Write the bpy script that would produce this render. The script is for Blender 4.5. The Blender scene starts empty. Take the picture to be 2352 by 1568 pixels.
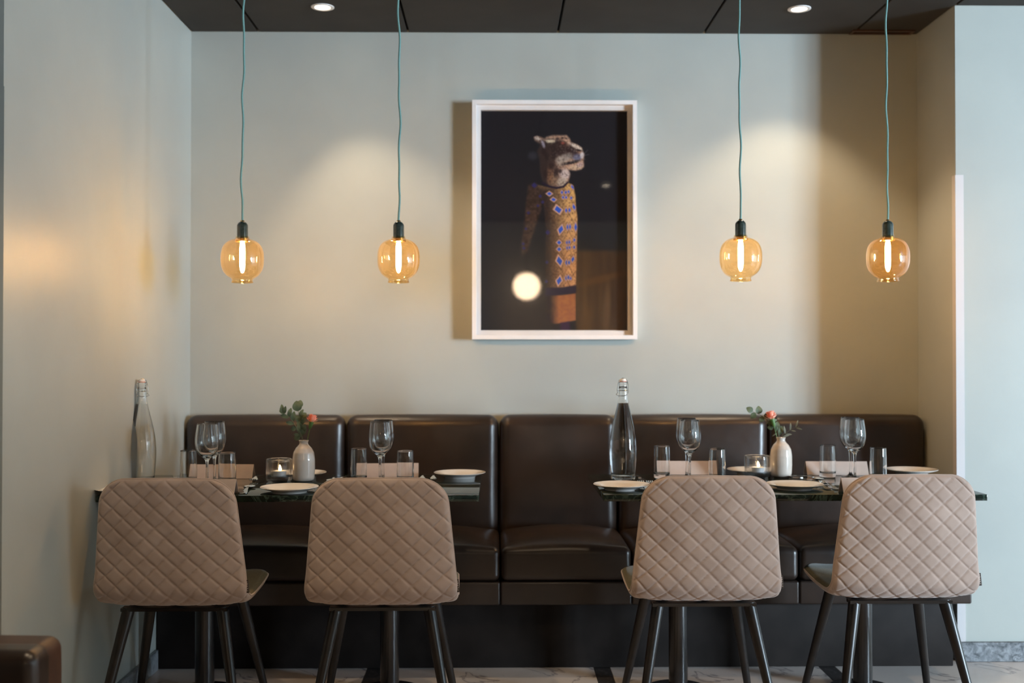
import bpy, bmesh, math, random
import numpy as np
from mathutils import Vector, Matrix

# ------------------------------------------------------------------ camera, world, light
scene = bpy.context.scene
COL = scene.collection
F = 2550.0                                   # focal length in photo pixels (2352 wide)
CAM = Vector((0.0, 0.0, 1.21))
YAW, PITCH = math.atan(36 / F), math.atan(31 / F)
cd = bpy.data.cameras.new('camera')
cam = bpy.data.objects.new('camera', cd)
COL.objects.link(cam)
cam.location = CAM
cam.rotation_euler = (math.pi / 2 + PITCH, 0, -YAW)
cd.sensor_width = 36.0
cd.lens = F / 2352 * 36.0
cd.clip_start = 0.05
cd.dof.use_dof = True
cd.dof.focus_distance = 3.5
cd.dof.aperture_fstop = 2.2
scene.camera = cam

w = bpy.data.worlds.new('world')
scene.world = w
w.use_nodes = True
bgn = w.node_tree.nodes['Background']
bgn.inputs[0].default_value = (0.55, 0.72, 1.0, 1)
bgn.inputs[1].default_value = 1.0

vs = scene.view_settings
vs.view_transform = 'Standard'
vs.look = 'None'
vs.exposure = 0.0
vs.gamma = 1.0
vs.use_curve_mapping = False
scene.cycles.use_denoising = True
scene.cycles.max_bounces = 16
scene.cycles.transmission_bounces = 14
scene.cycles.transparent_max_bounces = 16
scene.cycles.glossy_bounces = 6
scene.cycles.diffuse_bounces = 5
scene.cycles.sample_clamp_indirect = 6.0

DAY_W, PEND_W, DOWN_W, GLOBE_W = 5100.0, 7.6, 30.0, 26.0
DAY_C = (0.68, 0.84, 1.0)
WARM_C = (1.0, 0.60, 0.27)
DOWN_C = (1.0, 0.76, 0.50)
# daylight: the sky seen through the wide window in the rear wall, right of the viewer (wall at y = -2.2)
WIN_X0, WIN_X1, WIN_Z0, WIN_Z1, WIN_Y = 8.55, 11.3, 0.35, 2.45, -2.2
ld = bpy.data.lights.new('window_daylight', 'AREA')
ld.shape = 'RECTANGLE'
ld.size = WIN_X1 - WIN_X0
ld.size_y = WIN_Z1 - WIN_Z0
ld.energy = DAY_W
ld.color = DAY_C
lo = bpy.data.objects.new('window_daylight', ld)
COL.objects.link(lo)
lo.location = ((WIN_X0 + WIN_X1) / 2, WIN_Y - 0.14, (WIN_Z0 + WIN_Z1) / 2)
lo.rotation_euler = (math.radians(90), 0, 0)

# ------------------------------------------------------------------ helpers
fwd = Vector((math.sin(YAW) * math.cos(PITCH), math.cos(YAW) * math.cos(PITCH), math.sin(PITCH)))
rgt = Vector((math.cos(YAW), -math.sin(YAW), 0))
upv = rgt.cross(fwd)


def ray(px, py):
    return fwd + rgt * ((px - 1176) / F) + upv * ((784 - py) / F)


def at(px, py, Y):
    d = ray(px, py)
    return CAM + d * ((Y - CAM.y) / d.y)


def on_z(px, py, z):
    d = ray(px, py)
    return CAM + d * ((z - CAM.z) / d.z)


def srgb(r, g, b):
    def f(c):
        c /= 255.0
        return c / 12.92 if c <= 0.04045 else ((c + 0.055) / 1.055) ** 2.4
    return (f(r), f(g), f(b), 1.0)


def mesh_from(name, verts, faces, smooth=True, sharp=None):
    me = bpy.data.meshes.new(name)
    me.from_pydata([tuple(v) for v in verts], [], faces)
    me.validate()
    me.update()
    if smooth:
        me.shade_smooth()
        if sharp:
            me.set_sharp_from_angle(angle=math.radians(sharp))
    return me


def obj(name, me, mat=None, parent=None, loc=None, rot=None):
    o = bpy.data.objects.new(name, me)
    COL.objects.link(o)
    if mat is not None and me is not None and not me.materials:
        me.materials.append(mat)
    if parent is not None:
        o.parent = parent
    if loc is not None:
        o.location = loc
    if rot is not None:
        o.rotation_euler = rot
    return o


def tag(o, label, cat, group=None):
    o['label'] = label
    o['category'] = cat
    if group:
        o['group'] = group
    return o


def thing(name, label, cat, loc=(0, 0, 0), rz=0.0, group=None):
    o = bpy.data.objects.new(name, None)
    o.empty_display_size = 0.05
    COL.objects.link(o)
    o.location = loc
    o.rotation_euler = (0, 0, rz)
    return tag(o, label, cat, group)


def struct(o):
    o['kind'] = 'structure'
    return o


def copy_tree(o, parent=None):
    c = o.copy()
    COL.objects.link(c)
    c.parent = parent
    for ch in list(o.children):
        copy_tree(ch, c)
    return c


def box_mesh(name, x0, x1, y0, y1, z0, z1, bevel=0.0, seg=2):
    bm = bmesh.new()
    bmesh.ops.create_cube(bm, size=1.0)
    for v in bm.verts:
        v.co = Vector(((x0 + x1) / 2 + v.co.x * (x1 - x0), (y0 + y1) / 2 + v.co.y * (y1 - y0), (z0 + z1) / 2 + v.co.z * (z1 - z0)))
    if bevel > 0:
        bmesh.ops.bevel(bm, geom=list(bm.edges), offset=bevel, segments=seg, profile=0.5, affect='EDGES')
    me = bpy.data.meshes.new(name)
    bm.to_mesh(me)
    bm.free()
    if bevel > 0:
        me.shade_smooth()
        me.set_sharp_from_angle(angle=math.radians(40))
    return me


def join_boxes(name, boxes):
    vs_, fs = [], []
    for (x0, x1, y0, y1, z0, z1) in boxes:
        b = len(vs_)
        vs_ += [(x0, y0, z0), (x1, y0, z0), (x1, y1, z0), (x0, y1, z0), (x0, y0, z1), (x1, y0, z1), (x1, y1, z1), (x0, y1, z1)]
        for f in ((0, 3, 2, 1), (4, 5, 6, 7), (0, 1, 5, 4), (1, 2, 6, 5), (2, 3, 7, 6), (3, 0, 4, 7)):
            fs.append(tuple(b + i for i in f))
    return mesh_from(name, vs_, fs, smooth=False)


def dense(prof, step=0.003):
    out = [prof[0]]
    for a, b in zip(prof[:-1], prof[1:]):
        n = max(1, int(math.hypot(b[0] - a[0], b[1] - a[1]) / step))
        n = min(n, 30)
        for k in range(1, n + 1):
            out.append((a[0] + (b[0] - a[0]) * k / n, a[1] + (b[1] - a[1]) * k / n))
    return out


def lathe(name, prof, seg=40, sharp=35, close=False):
    """prof: list of (r, z); r = 0 ends become poles"""
    vs_, fs, rings = [], [], []
    for r, z in prof:
        if r <= 1e-6:
            rings.append([len(vs_)])
            vs_.append((0, 0, z))
        else:
            b = len(vs_)
            for i in range(seg):
                a = 2 * math.pi * i / seg
                vs_.append((r * math.cos(a), r * math.sin(a), z))
            rings.append(list(range(b, b + seg)))
    pairs = list(zip(rings[:-1], rings[1:]))
    if close:
        pairs.append((rings[-1], rings[0]))
    for A, B in pairs:
        for i in range(seg):
            j = (i + 1) % seg
            if len(A) == 1 and len(B) == 1:
                continue
            if len(A) == 1:
                fs.append((A[0], B[j], B[i]))
            elif len(B) == 1:
                fs.append((A[i], A[j], B[0]))
            else:
                fs.append((A[i], A[j], B[j], B[i]))
    me = mesh_from(name, vs_, fs, True, sharp)
    bm = bmesh.new()
    bm.from_mesh(me)
    bmesh.ops.recalc_face_normals(bm, faces=bm.faces)
    bm.to_mesh(me)
    bm.free()
    return me


def tube(name, pts, rad, seg=10, cap=True):
    pts = [Vector(p) for p in pts]
    n = len(pts)
    rads = rad if isinstance(rad, (list, tuple)) else [rad] * n
    vs_, fs = [], []
    prev = None
    for i in range(n):
        t = (pts[min(i + 1, n - 1)] - pts[max(i - 1, 0)]).normalized()
        if prev is None:
            ref = Vector((0, 0, 1)) if abs(t.z) < 0.9 else Vector((1, 0, 0))
            a = t.cross(ref).normalized()
        else:
            a = (prev - t * prev.dot(t)).normalized()
        prev = a
        b = t.cross(a)
        for k in range(seg):
            th = 2 * math.pi * k / seg
            vs_.append(pts[i] + (a * math.cos(th) + b * math.sin(th)) * rads[i])
    for i in range(n - 1):
        for k in range(seg):
            k2 = (k + 1) % seg
            fs.append((i * seg + k, i * seg + k2, (i + 1) * seg + k2, (i + 1) * seg + k))
    if cap:
        fs.append(tuple(reversed(range(seg))))
        fs.append(tuple(range((n - 1) * seg, n * seg)))
    return mesh_from(name, vs_, fs, True, 50)


def rounded_box(name, x0, x1, y0, y1, z0, z1, r, n=10, bulge=(0, 0, 0), bulge_neg=True, fn=None):
    """rounded box from a subdivided cube; bulge puffs the faces out"""
    c = Vector(((x0 + x1) / 2, (y0 + y1) / 2, (z0 + z1) / 2))
    h = Vector(((x1 - x0) / 2, (y1 - y0) / 2, (z1 - z0) / 2))
    # non-uniform parameter: dense near edges
    def params(hh):
        inner = np.linspace(-(hh - r), hh - r, n)
        k = 4
        th = np.linspace(0, math.pi / 4, k + 1)[1:]
        ext = r * np.tan(th)
        lo_ = [-(hh - r) - e for e in ext[::-1]]
        hi_ = [(hh - r) + e for e in ext]
        return np.array(lo_ + list(inner) + hi_)
    P = [params(h.x), params(h.y), params(h.z)]
    verts, idx, faces = [], {}, []

    def V(i, j, k):
        key = (i, j, k)
        if key in idx:
            return idx[key]
        p = np.array([P[0][i], P[1][j], P[2][k]])
        hh = np.array([h.x, h.y, h.z])
        inn = np.clip(p, -(hh - r), hh - r)
        d = p - inn
        L = np.linalg.norm(d)
        q = inn + (d / L * r if L > 1e-9 else 0)
        u = q / hh
        s = 1 - np.clip(np.abs(u), 0, 1) ** 2
        b = np.array([bulge[0] * s[1] * s[2] * np.sign(u[0]) * abs(u[0]),
                      bulge[1] * s[0] * s[2] * np.sign(u[1]) * abs(u[1]),
                      bulge[2] * (s[0] * s[1]) ** 0.7 * np.sign(u[2]) * abs(u[2])])
        if not bulge_neg:
            b = np.where(u > 0, b, 0)
        q = q + b
        if fn:
            q = fn(q, u)
        idx[key] = len(verts)
        verts.append((q[0] + c.x, q[1] + c.y, q[2] + c.z))
        return idx[key]
    N = [len(p) for p in P]
    for a, b_, cst in ((0, 1, 2), (1, 2, 0), (2, 0, 1)):
        for side in (0, N[cst] - 1):
            for i in range(N[a] - 1):
                for j in range(N[b_] - 1):
                    q = []
                    for (di, dj) in ((0, 0), (1, 0), (1, 1), (0, 1)):
                        t = [0, 0, 0]
                        t[a], t[b_], t[cst] = i + di, j + dj, side
                        q.append(V(*t))
                    faces.append(tuple(q) if side else tuple(reversed(q)))
    return mesh_from(name, verts, faces, True)


# ------------------------------------------------------------------ materials
def new_mat(name):
    m = bpy.data.materials.new(name)
    m.use_nodes = True
    nt = m.node_tree
    return m, nt, nt.nodes['Principled BSDF']


def link_noise_bump(nt, bsdf, scale, strength, dist=0.002, detail=4, coord='Object'):
    tc = nt.nodes.new('ShaderNodeTexCoord')
    nz = nt.nodes.new('ShaderNodeTexNoise')
    nz.inputs['Scale'].default_value = scale
    nz.inputs['Detail'].default_value = detail
    bp = nt.nodes.new('ShaderNodeBump')
    bp.inputs['Strength'].default_value = strength
    bp.inputs['Distance'].default_value = dist
    nt.links.new(tc.outputs[coord], nz.inputs['Vector'])
    nt.links.new(nz.outputs['Fac'], bp.inputs['Height'])
    nt.links.new(bp.outputs['Normal'], bsdf.inputs['Normal'])
    return tc, nz


def color_noise(nt, bsdf, c0, c1, scale, detail=4, p0=0.35, p1=0.65, coord='Object', stretch=None):
    tc = nt.nodes.new('ShaderNodeTexCoord')
    mp = nt.nodes.new('ShaderNodeMapping')
    if stretch:
        mp.inputs['Scale'].default_value = stretch
    nz = nt.nodes.new('ShaderNodeTexNoise')
    nz.inputs['Scale'].default_value = scale
    nz.inputs['Detail'].default_value = detail
    cr = nt.nodes.new('ShaderNodeValToRGB')
    cr.color_ramp.elements[0].position = p0
    cr.color_ramp.elements[1].position = p1
    cr.color_ramp.elements[0].color = c0
    cr.color_ramp.elements[1].color = c1
    nt.links.new(tc.outputs[coord], mp.inputs['Vector'])
    nt.links.new(mp.outputs['Vector'], nz.inputs['Vector'])
    nt.links.new(nz.outputs['Fac'], cr.inputs['Fac'])
    nt.links.new(cr.outputs['Color'], bsdf.inputs['Base Color'])
    return cr


def simple(name, color, rough=0.5, metal=0.0, spec=0.5, bump=None, noise=None, coat=0.0, sheen=0.0):
    m, nt, b = new_mat(name)
    b.inputs['Base Color'].default_value = color
    b.inputs['Roughness'].default_value = rough
    b.inputs['Metallic'].default_value = metal
    b.inputs['Specular IOR Level'].default_value = spec
    b.inputs['Coat Weight'].default_value = coat
    b.inputs['Coat Roughness'].default_value = 0.1
    if sheen:
        b.inputs['Sheen Weight'].default_value = sheen
        b.inputs['Sheen Roughness'].default_value = 0.4
    if noise:
        color_noise(nt, b, noise[0], noise[1], noise[2], *(noise[3:] if len(noise) > 3 else ()))
    if bump:
        link_noise_bump(nt, b, *bump)
    return m


def c4(r, g, b):
    return (r, g, b, 1.0)


M = {}
M['wall'] = simple('wall_paint', c4(0.40, 0.42, 0.39), 0.42, spec=0.5, bump=(60, 0.12, 0.002),
                   noise=(c4(0.385, 0.405, 0.378), c4(0.415, 0.435, 0.402), 3.0))
M['ceiling'] = simple('ceiling_board', c4(0.045, 0.043, 0.041), 0.75, spec=0.25,
                      noise=(c4(0.042, 0.040, 0.038), c4(0.049, 0.047, 0.044), 6.0), bump=(180, 0.08, 0.001))
M['gap'] = simple('shadow_gap', c4(0.008, 0.008, 0.008), 0.9, spec=0.1, noise=(c4(0.007, 0.007, 0.007), c4(0.01, 0.01, 0.01), 10.0))
M['leather'] = simple('brown_leather', c4(0.022, 0.014, 0.011), 0.33, spec=0.5,
                      noise=(c4(0.018, 0.0122, 0.0098), c4(0.034, 0.021, 0.0155), 5.0), bump=(140, 0.10, 0.001))
_nt = M['leather'].node_tree
_b0 = [n for n in _nt.nodes if n.type == 'BUMP'][0]
_n2 = _nt.nodes.new('ShaderNodeTexNoise')
_n2.inputs['Scale'].default_value = 7.0
_n2.inputs['Detail'].default_value = 2.0
_b2 = _nt.nodes.new('ShaderNodeBump')
_b2.inputs['Strength'].default_value = 0.35
_b2.inputs['Distance'].default_value = 0.012
_tc = [n for n in _nt.nodes if n.type == 'TEX_COORD'][0]
_nt.links.new(_tc.outputs['Object'], _n2.inputs['Vector'])
_nt.links.new(_n2.outputs['Fac'], _b2.inputs['Height'])
_nt.links.new(_b2.outputs['Normal'], _b0.inputs['Normal'])
M['plinth'] = simple('plinth_leatherette', c4(0.017, 0.014, 0.013), 0.65, spec=0.12,
                     noise=(c4(0.013, 0.0105, 0.0095), c4(0.020, 0.016, 0.0145), 9.0))
M['leather2'] = simple('worn_brown_leather', c4(0.06, 0.028, 0.017), 0.42, spec=0.5,
                       noise=(c4(0.045, 0.022, 0.014), c4(0.09, 0.04, 0.022), 8.0), bump=(120, 0.12, 0.001))
M['velvet'] = simple('taupe_velvet', c4(0.36, 0.27, 0.215), 0.85, spec=0.15, sheen=0.35,
                     noise=(c4(0.34, 0.257, 0.216), c4(0.43, 0.334, 0.286), 9.0, 5), bump=(900, 0.15, 0.0006))
M['olive'] = simple('olive_fabric', c4(0.20, 0.165, 0.09), 0.9, spec=0.1, sheen=0.2,
                    noise=(c4(0.085, 0.075, 0.04), c4(0.12, 0.10, 0.058), 200.0, 3), bump=(1200, 0.2, 0.0005))
M['legwood'] = simple('dark_stained_wood', c4(0.012, 0.009, 0.008), 0.34, spec=0.5,
                      noise=(c4(0.007, 0.0055, 0.005), c4(0.013, 0.0095, 0.008), 30.0))
M['blackmetal'] = simple('black_lacquered_metal', c4(0.012, 0.010, 0.010), 0.25, spec=0.5, coat=0.3,
                         noise=(c4(0.011, 0.009, 0.009), c4(0.014, 0.012, 0.011), 4.0))
M['white'] = simple('white_lacquer', c4(0.80, 0.77, 0.76), 0.4, noise=(c4(0.78, 0.755, 0.745), c4(0.82, 0.79, 0.78), 12.0))
M['porcelain'] = simple('white_porcelain', c4(0.78, 0.74, 0.70), 0.08, coat=0.4,
                        noise=(c4(0.77, 0.73, 0.69), c4(0.80, 0.76, 0.72), 8.0))
M['stoneware'] = simple('cream_glazed_stoneware', c4(0.62, 0.56, 0.50), 0.12, coat=0.5,
                        noise=(c4(0.59, 0.51, 0.435), c4(0.64, 0.56, 0.485), 25.0))
M['card'] = simple('beige_paper', c4(0.50, 0.40, 0.345), 0.8, spec=0.2, noise=(c4(0.485, 0.385, 0.33), c4(0.515, 0.415, 0.355), 40.0))
M['steel'] = simple('polished_steel', c4(0.72, 0.70, 0.68), 0.14, metal=1.0, noise=(c4(0.70, 0.68, 0.66), c4(0.75, 0.73, 0.71), 20.0))
M['alu'] = simple('aluminium_cup', c4(0.80, 0.80, 0.80), 0.4, metal=0.35, noise=(c4(0.77, 0.77, 0.77), c4(0.83, 0.83, 0.83), 30.0))
M['wax'] = simple('white_wax', c4(0.85, 0.80, 0.72), 0.4, noise=(c4(0.83, 0.78, 0.70), c4(0.87, 0.82, 0.74), 30.0))
M['cord'] = simple('sea_green_fabric_cord', c4(0.17, 0.33, 0.31), 0.7, noise=(c4(0.15, 0.30, 0.28), c4(0.19, 0.36, 0.34), 400.0))
M['cap'] = simple('dark_green_polished_stone', c4(0.030, 0.040, 0.034), 0.12, coat=0.5,
                  noise=(c4(0.02, 0.03, 0.025), c4(0.05, 0.065, 0.055), 60.0))
M['brass'] = simple('brass_ring', c4(0.75, 0.48, 0.20), 0.25, metal=1.0, noise=(c4(0.72, 0.46, 0.19), c4(0.78, 0.50, 0.22), 30.0))
M['guard'] = simple('corner_guard_paint', c4(0.58, 0.56, 0.56), 0.35, noise=(c4(0.57, 0.55, 0.55), c4(0.59, 0.57, 0.57), 5.0))
M['leaf'] = simple('eucalyptus_leaf', c4(0.085, 0.12, 0.06), 0.55, noise=(c4(0.05, 0.085, 0.035), c4(0.15, 0.185, 0.11), 40.0))
M['leafpale'] = simple('pale_eucalyptus_leaf', c4(0.25, 0.28, 0.22), 0.55, noise=(c4(0.20, 0.24, 0.18), c4(0.32, 0.34, 0.27), 40.0))
M['stem'] = simple('green_stem', c4(0.16, 0.15, 0.07), 0.6, noise=(c4(0.12, 0.12, 0.05), c4(0.22, 0.19, 0.10), 60.0))
M['calyx'] = simple('carnation_calyx', c4(0.10, 0.20, 0.05), 0.5, noise=(c4(0.07, 0.15, 0.03), c4(0.15, 0.27, 0.08), 60.0))
M['petal'] = simple('coral_petal', c4(0.85, 0.22, 0.12), 0.65, noise=(c4(0.92, 0.26, 0.13), c4(1.0, 0.56, 0.42), 70.0))
M['pink'] = simple('salmon_rubber', c4(0.70, 0.25, 0.16), 0.5, noise=(c4(0.66, 0.22, 0.14), c4(0.74, 0.28, 0.18), 40.0))
M['tag'] = simple('brown_leather_tag', c4(0.03, 0.02, 0.016), 0.6, noise=(c4(0.025, 0.016, 0.012), c4(0.04, 0.027, 0.02), 60.0))
M['tagprint'] = simple('tag_print', c4(0.45, 0.38, 0.32), 0.6, noise=(c4(0.42, 0.35, 0.3), c4(0.48, 0.4, 0.34), 60.0))


def marble(name, base, dark, vein, scale, rough, vein_w=0.06, coord='Object', offset=(0, 0, 0)):
    m, nt, b = new_mat(name)
    tc = nt.nodes.new('ShaderNodeTexCoord')
    mp = nt.nodes.new('ShaderNodeMapping')
    mp.inputs['Location'].default_value = offset
    nt.links.new(tc.outputs[coord], mp.inputs['Vector'])
    n1 = nt.nodes.new('ShaderNodeTexNoise')
    n1.inputs['Scale'].default_value = scale
    n1.inputs['Detail'].default_value = 6
    n1.inputs['Distortion'].default_value = 0.8
    nt.links.new(mp.outputs['Vector'], n1.inputs['Vector'])
    r1 = nt.nodes.new('ShaderNodeValToRGB')
    r1.color_ramp.elements[0].position, r1.color_ramp.elements[1].position = 0.35, 0.68
    r1.color_ramp.elements[0].color, r1.color_ramp.elements[1].color = dark, base
    nt.links.new(n1.outputs['Fac'], r1.inputs['Fac'])
    n2 = nt.nodes.new('ShaderNodeTexNoise')
    n2.inputs['Scale'].default_value = scale * 0.7
    n2.inputs['Detail'].default_value = 8
    n2.inputs['Distortion'].default_value = 1.5
    nt.links.new(mp.outputs['Vector'], n2.inputs['Vector'])
    sub = nt.nodes.new('ShaderNodeMath')
    sub.operation = 'SUBTRACT'
    sub.inputs[1].default_value = 0.5
    ab = nt.nodes.new('ShaderNodeMath')
    ab.operation = 'ABSOLUTE'
    nt.links.new(n2.outputs['Fac'], sub.inputs[0])
    nt.links.new(sub.outputs[0], ab.inputs[0])
    r2 = nt.nodes.new('ShaderNodeValToRGB')
    r2.color_ramp.elements[0].position, r2.color_ramp.elements[1].position = 0.0, vein_w
    r2.color_ramp.elements[0].color, r2.color_ramp.elements[1].color = (1, 1, 1, 1), (0, 0, 0, 1)
    nt.links.new(ab.outputs[0], r2.inputs['Fac'])
    mx = nt.nodes.new('ShaderNodeMix')
    mx.data_type = 'RGBA'
    nt.links.new(r2.outputs['Color'], mx.inputs['Factor'])
    nt.links.new(r1.outputs['Color'], mx.inputs['A'])
    mx.inputs['B'].default_value = vein
    nt.links.new(mx.outputs['Result'], b.inputs['Base Color'])
    b.inputs['Roughness'].default_value = rough
    return m


M['tabletop'] = marble('green_marble', c4(0.016, 0.028, 0.021), c4(0.006, 0.010, 0.008), c4(0.05, 0.075, 0.06), 14.0, 0.06, 0.025)
M['skirtmarble'] = marble('grey_veined_marble', c4(0.30, 0.32, 0.34), c4(0.08, 0.09, 0.10), c4(0.42, 0.44, 0.46), 38.0, 0.3, 0.012)
M['floortile'] = marble('pale_floor_marble', c4(0.82, 0.74, 0.69), c4(0.70, 0.63, 0.59), c4(0.34, 0.30, 0.30), 3.2, 0.22, 0.012)
M['floorstrip'] = marble('dark_floor_marble', c4(0.05, 0.045, 0.045), c4(0.03, 0.027, 0.027), c4(0.11, 0.10, 0.10), 14.0, 0.3, 0.02)
M['grout'] = simple('floor_grout', c4(0.16, 0.15, 0.14), 0.9, noise=(c4(0.14, 0.13, 0.12), c4(0.18, 0.17, 0.16), 50.0))


def glass_mat(name, ior=1.45, color=(1, 1, 1, 1), rough=0.0):
    m, nt, b = new_mat(name)
    b.inputs['Base Color'].default_value = color
    b.inputs['Roughness'].default_value = rough
    b.inputs['IOR'].default_value = ior
    b.inputs['Transmission Weight'].default_value = 1.0
    return m


def thin_glass(name, tint, boost=1.0, rough=0.02):
    """single-sheet pane: clear (tinted) straight-through light plus a Fresnel reflection"""
    m, nt, b = new_mat(name)
    nt.nodes.remove(b)
    out = nt.nodes['Material Output']
    tr = nt.nodes.new('ShaderNodeBsdfTransparent')
    tr.inputs['Color'].default_value = tint
    gl = nt.nodes.new('ShaderNodeBsdfGlossy')
    gl.inputs['Roughness'].default_value = rough
    gl.inputs['Color'].default_value = (1, 1, 1, 1)
    ge = nt.nodes.new('ShaderNodeNewGeometry')
    dt = nt.nodes.new('ShaderNodeVectorMath')
    dt.operation = 'DOT_PRODUCT'
    nt.links.new(ge.outputs['Normal'], dt.inputs[0])
    nt.links.new(ge.outputs['Incoming'], dt.inputs[1])
    prev = dt.outputs['Value']
    fr = None
    for op, v in (('ABSOLUTE', None), ('SUBTRACT', 'inv'), ('POWER', 5.0), ('MULTIPLY', 0.92), ('ADD', 0.08)):   # Schlick, both faces of the sheet
        fr = nt.nodes.new('ShaderNodeMath')
        fr.operation = op
        fr.use_clamp = True
        if v == 'inv':
            fr.inputs[0].default_value = 1.0
            nt.links.new(prev, fr.inputs[1])
        else:
            nt.links.new(prev, fr.inputs[0])
            if v is not None:
                fr.inputs[1].default_value = v
        prev = fr.outputs[0]
    mu = nt.nodes.new('ShaderNodeMath')
    mu.operation = 'MULTIPLY'
    mu.use_clamp = True
    mu.inputs[1].default_value = boost
    mx = nt.nodes.new('ShaderNodeMixShader')
    nt.links.new(fr.outputs[0], mu.inputs[0])
    nt.links.new(mu.outputs[0], mx.inputs[0])
    nt.links.new(tr.outputs[0], mx.inputs[1])
    nt.links.new(gl.outputs[0], mx.inputs[2])
    nt.links.new(mx.outputs[0], out.inputs['Surface'])
    return m


M['glass'] = glass_mat('clear_glass', 1.47, (0.985, 0.99, 0.99, 1))
M['water'] = glass_mat('water', 1.333, (0.98, 0.985, 0.985, 1))
M['candleglass'] = glass_mat('thick_candle_glass', 1.47, (0.985, 0.99, 0.99, 1))
_nt = M['candleglass'].node_tree
_tr = _nt.nodes.new('ShaderNodeBsdfTransparent')
_mx = _nt.nodes.new('ShaderNodeMixShader')
_mx.inputs[0].default_value = 0.35
_nt.links.new(_nt.nodes['Principled BSDF'].outputs[0], _mx.inputs[1])
_nt.links.new(_tr.outputs[0], _mx.inputs[2])
_nt.links.new(_mx.outputs[0], _nt.nodes['Material Output'].inputs['Surface'])
M['pane'] = thin_glass('window_pane_glass', (0.97, 0.98, 0.98, 1), 1.0)
M['pictureglass'] = thin_glass('picture_glass', (0.97, 0.97, 0.97, 1), 0.42, 0.03)
M['amber'] = thin_glass('amber_blown_glass', (0.97, 0.83, 0.56, 1), 1.15, 0.015)
# blown amber glass has a faint milky body that catches the bulb's light
_nt = M['amber'].node_tree
_out = _nt.nodes['Material Output']
_prev = _out.inputs['Surface'].links[0].from_socket
_tl = _nt.nodes.new('ShaderNodeBsdfTranslucent')
_tl.inputs['Color'].default_value = (1.0, 0.58, 0.24, 1)
_mx = _nt.nodes.new('ShaderNodeMixShader')
_mx.inputs[0].default_value = 0.009
_nt.links.new(_prev, _mx.inputs[1])
_nt.links.new(_tl.outputs[0], _mx.inputs[2])
_nt.links.new(_mx.outputs[0], _out.inputs['Surface'])


def emit(name, color, strength):
    m, nt, b = new_mat(name)
    nt.nodes.remove(b)
    e = nt.nodes.new('ShaderNodeEmission')
    e.inputs['Color'].default_value = color
    e.inputs['Strength'].default_value = strength
    nt.links.new(e.outputs[0], nt.nodes['Material Output'].inputs['Surface'])
    return m


M['filament'] = emit('glowing_bulb', WARM_C + (1,), PEND_W * 50.0)
M['flame'] = emit('candle_flame', (1.0, 0.66, 0.30, 1), 90.0)
M['downlamp'] = emit('downlight_lamp', (1.0, 0.84, 0.62, 1), 0.45 * DOWN_W)
M['globe'] = emit('opal_globe_glow', (1.0, 0.72, 0.46, 1), GLOBE_W)

# ------------------------------------------------------------------ room shell
YB = 4.78          # back wall of the alcove
YR = 4.38          # right-hand wall (front face), its edge makes the reveal
XL = at(437, 800, YB).x
XR = at(2109, 800, YB).x
HC = at(1140, 75, YB).z
YLE = 2.968         # near end of the left wall
FY0, FX0, FX1 = WIN_Y, -3.4, 12.2


def wallbox(name, *b):
    return struct(obj(name, box_mesh(name, *b), M['wall']))


wallbox('wall_back', XL - 0.02, XR + 0.02, YB, YB + 0.15, -0.02, HC + 0.05)
wallbox('wall_left', XL - 0.25, XL, YLE, YB + 0.15, -0.02, HC + 0.05)
wallbox('wall_left_return', FX0 - 0.15, XL - 0.25, YLE, YLE + 0.15, -0.02, HC + 0.05)
wallbox('wall_right', XR, FX1, YR, YB + 0.15, -0.02, HC + 0.05)
wallbox('wall_far_left', FX0 - 0.15, FX0, FY0, YLE, -0.02, HC + 0.05)
wallbox('wall_far_right', FX1, FX1 + 0.15, FY0 - 0.15, YB + 0.15, -0.02, HC + 0.05)
struct(obj('wall_rear', join_boxes('wall_rear', [
    (FX0 - 0.15, WIN_X0, FY0 - 0.15, FY0, -0.02, HC + 0.05),
    (WIN_X1, FX1, FY0 - 0.15, FY0, -0.02, HC + 0.05),
    (WIN_X0, WIN_X1, FY0 - 0.15, FY0, -0.02, WIN_Z0),
    (WIN_X0, WIN_X1, FY0 - 0.15, FY0, WIN_Z1, HC + 0.05)]), M['wall']))
win = struct(thing('window_1', 'w', 'window', (WIN_X0, WIN_Y, WIN_Z0)))
del win['label'], win['category']
W_, H_ = WIN_X1 - WIN_X0, WIN_Z1 - WIN_Z0
fb = [(0, 0.07, 0, H_), (W_ - 0.07, W_, 0, H_), (0, W_, 0, 0.07), (0, W_, H_ - 0.07, H_)] + [(W_ * k - 0.05, W_ * k + 0.05, 0, H_) for k in (0.30, 0.62)]
obj('window_frame', join_boxes('window_frame', [(a, b, -0.08, -0.02, c, d) for a, b, c, d in fb]), M['white'], win)
for k0, k1 in ((0, 0.30), (0.30, 0.62), (0.62, 1)):
    obj('window_pane', box_mesh('window_pane', W_ * k0 + 0.05, W_ * k1 - 0.05, -0.049, -0.048, 0.05, H_ - 0.05), M['pane'], win)

# added unseen half-height partition, keeps window light off the lower left of the alcove
wallbox('wall_added_blocker', 4.40, 4.55, -0.9, 0.97, 0.0, 1.50)

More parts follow.
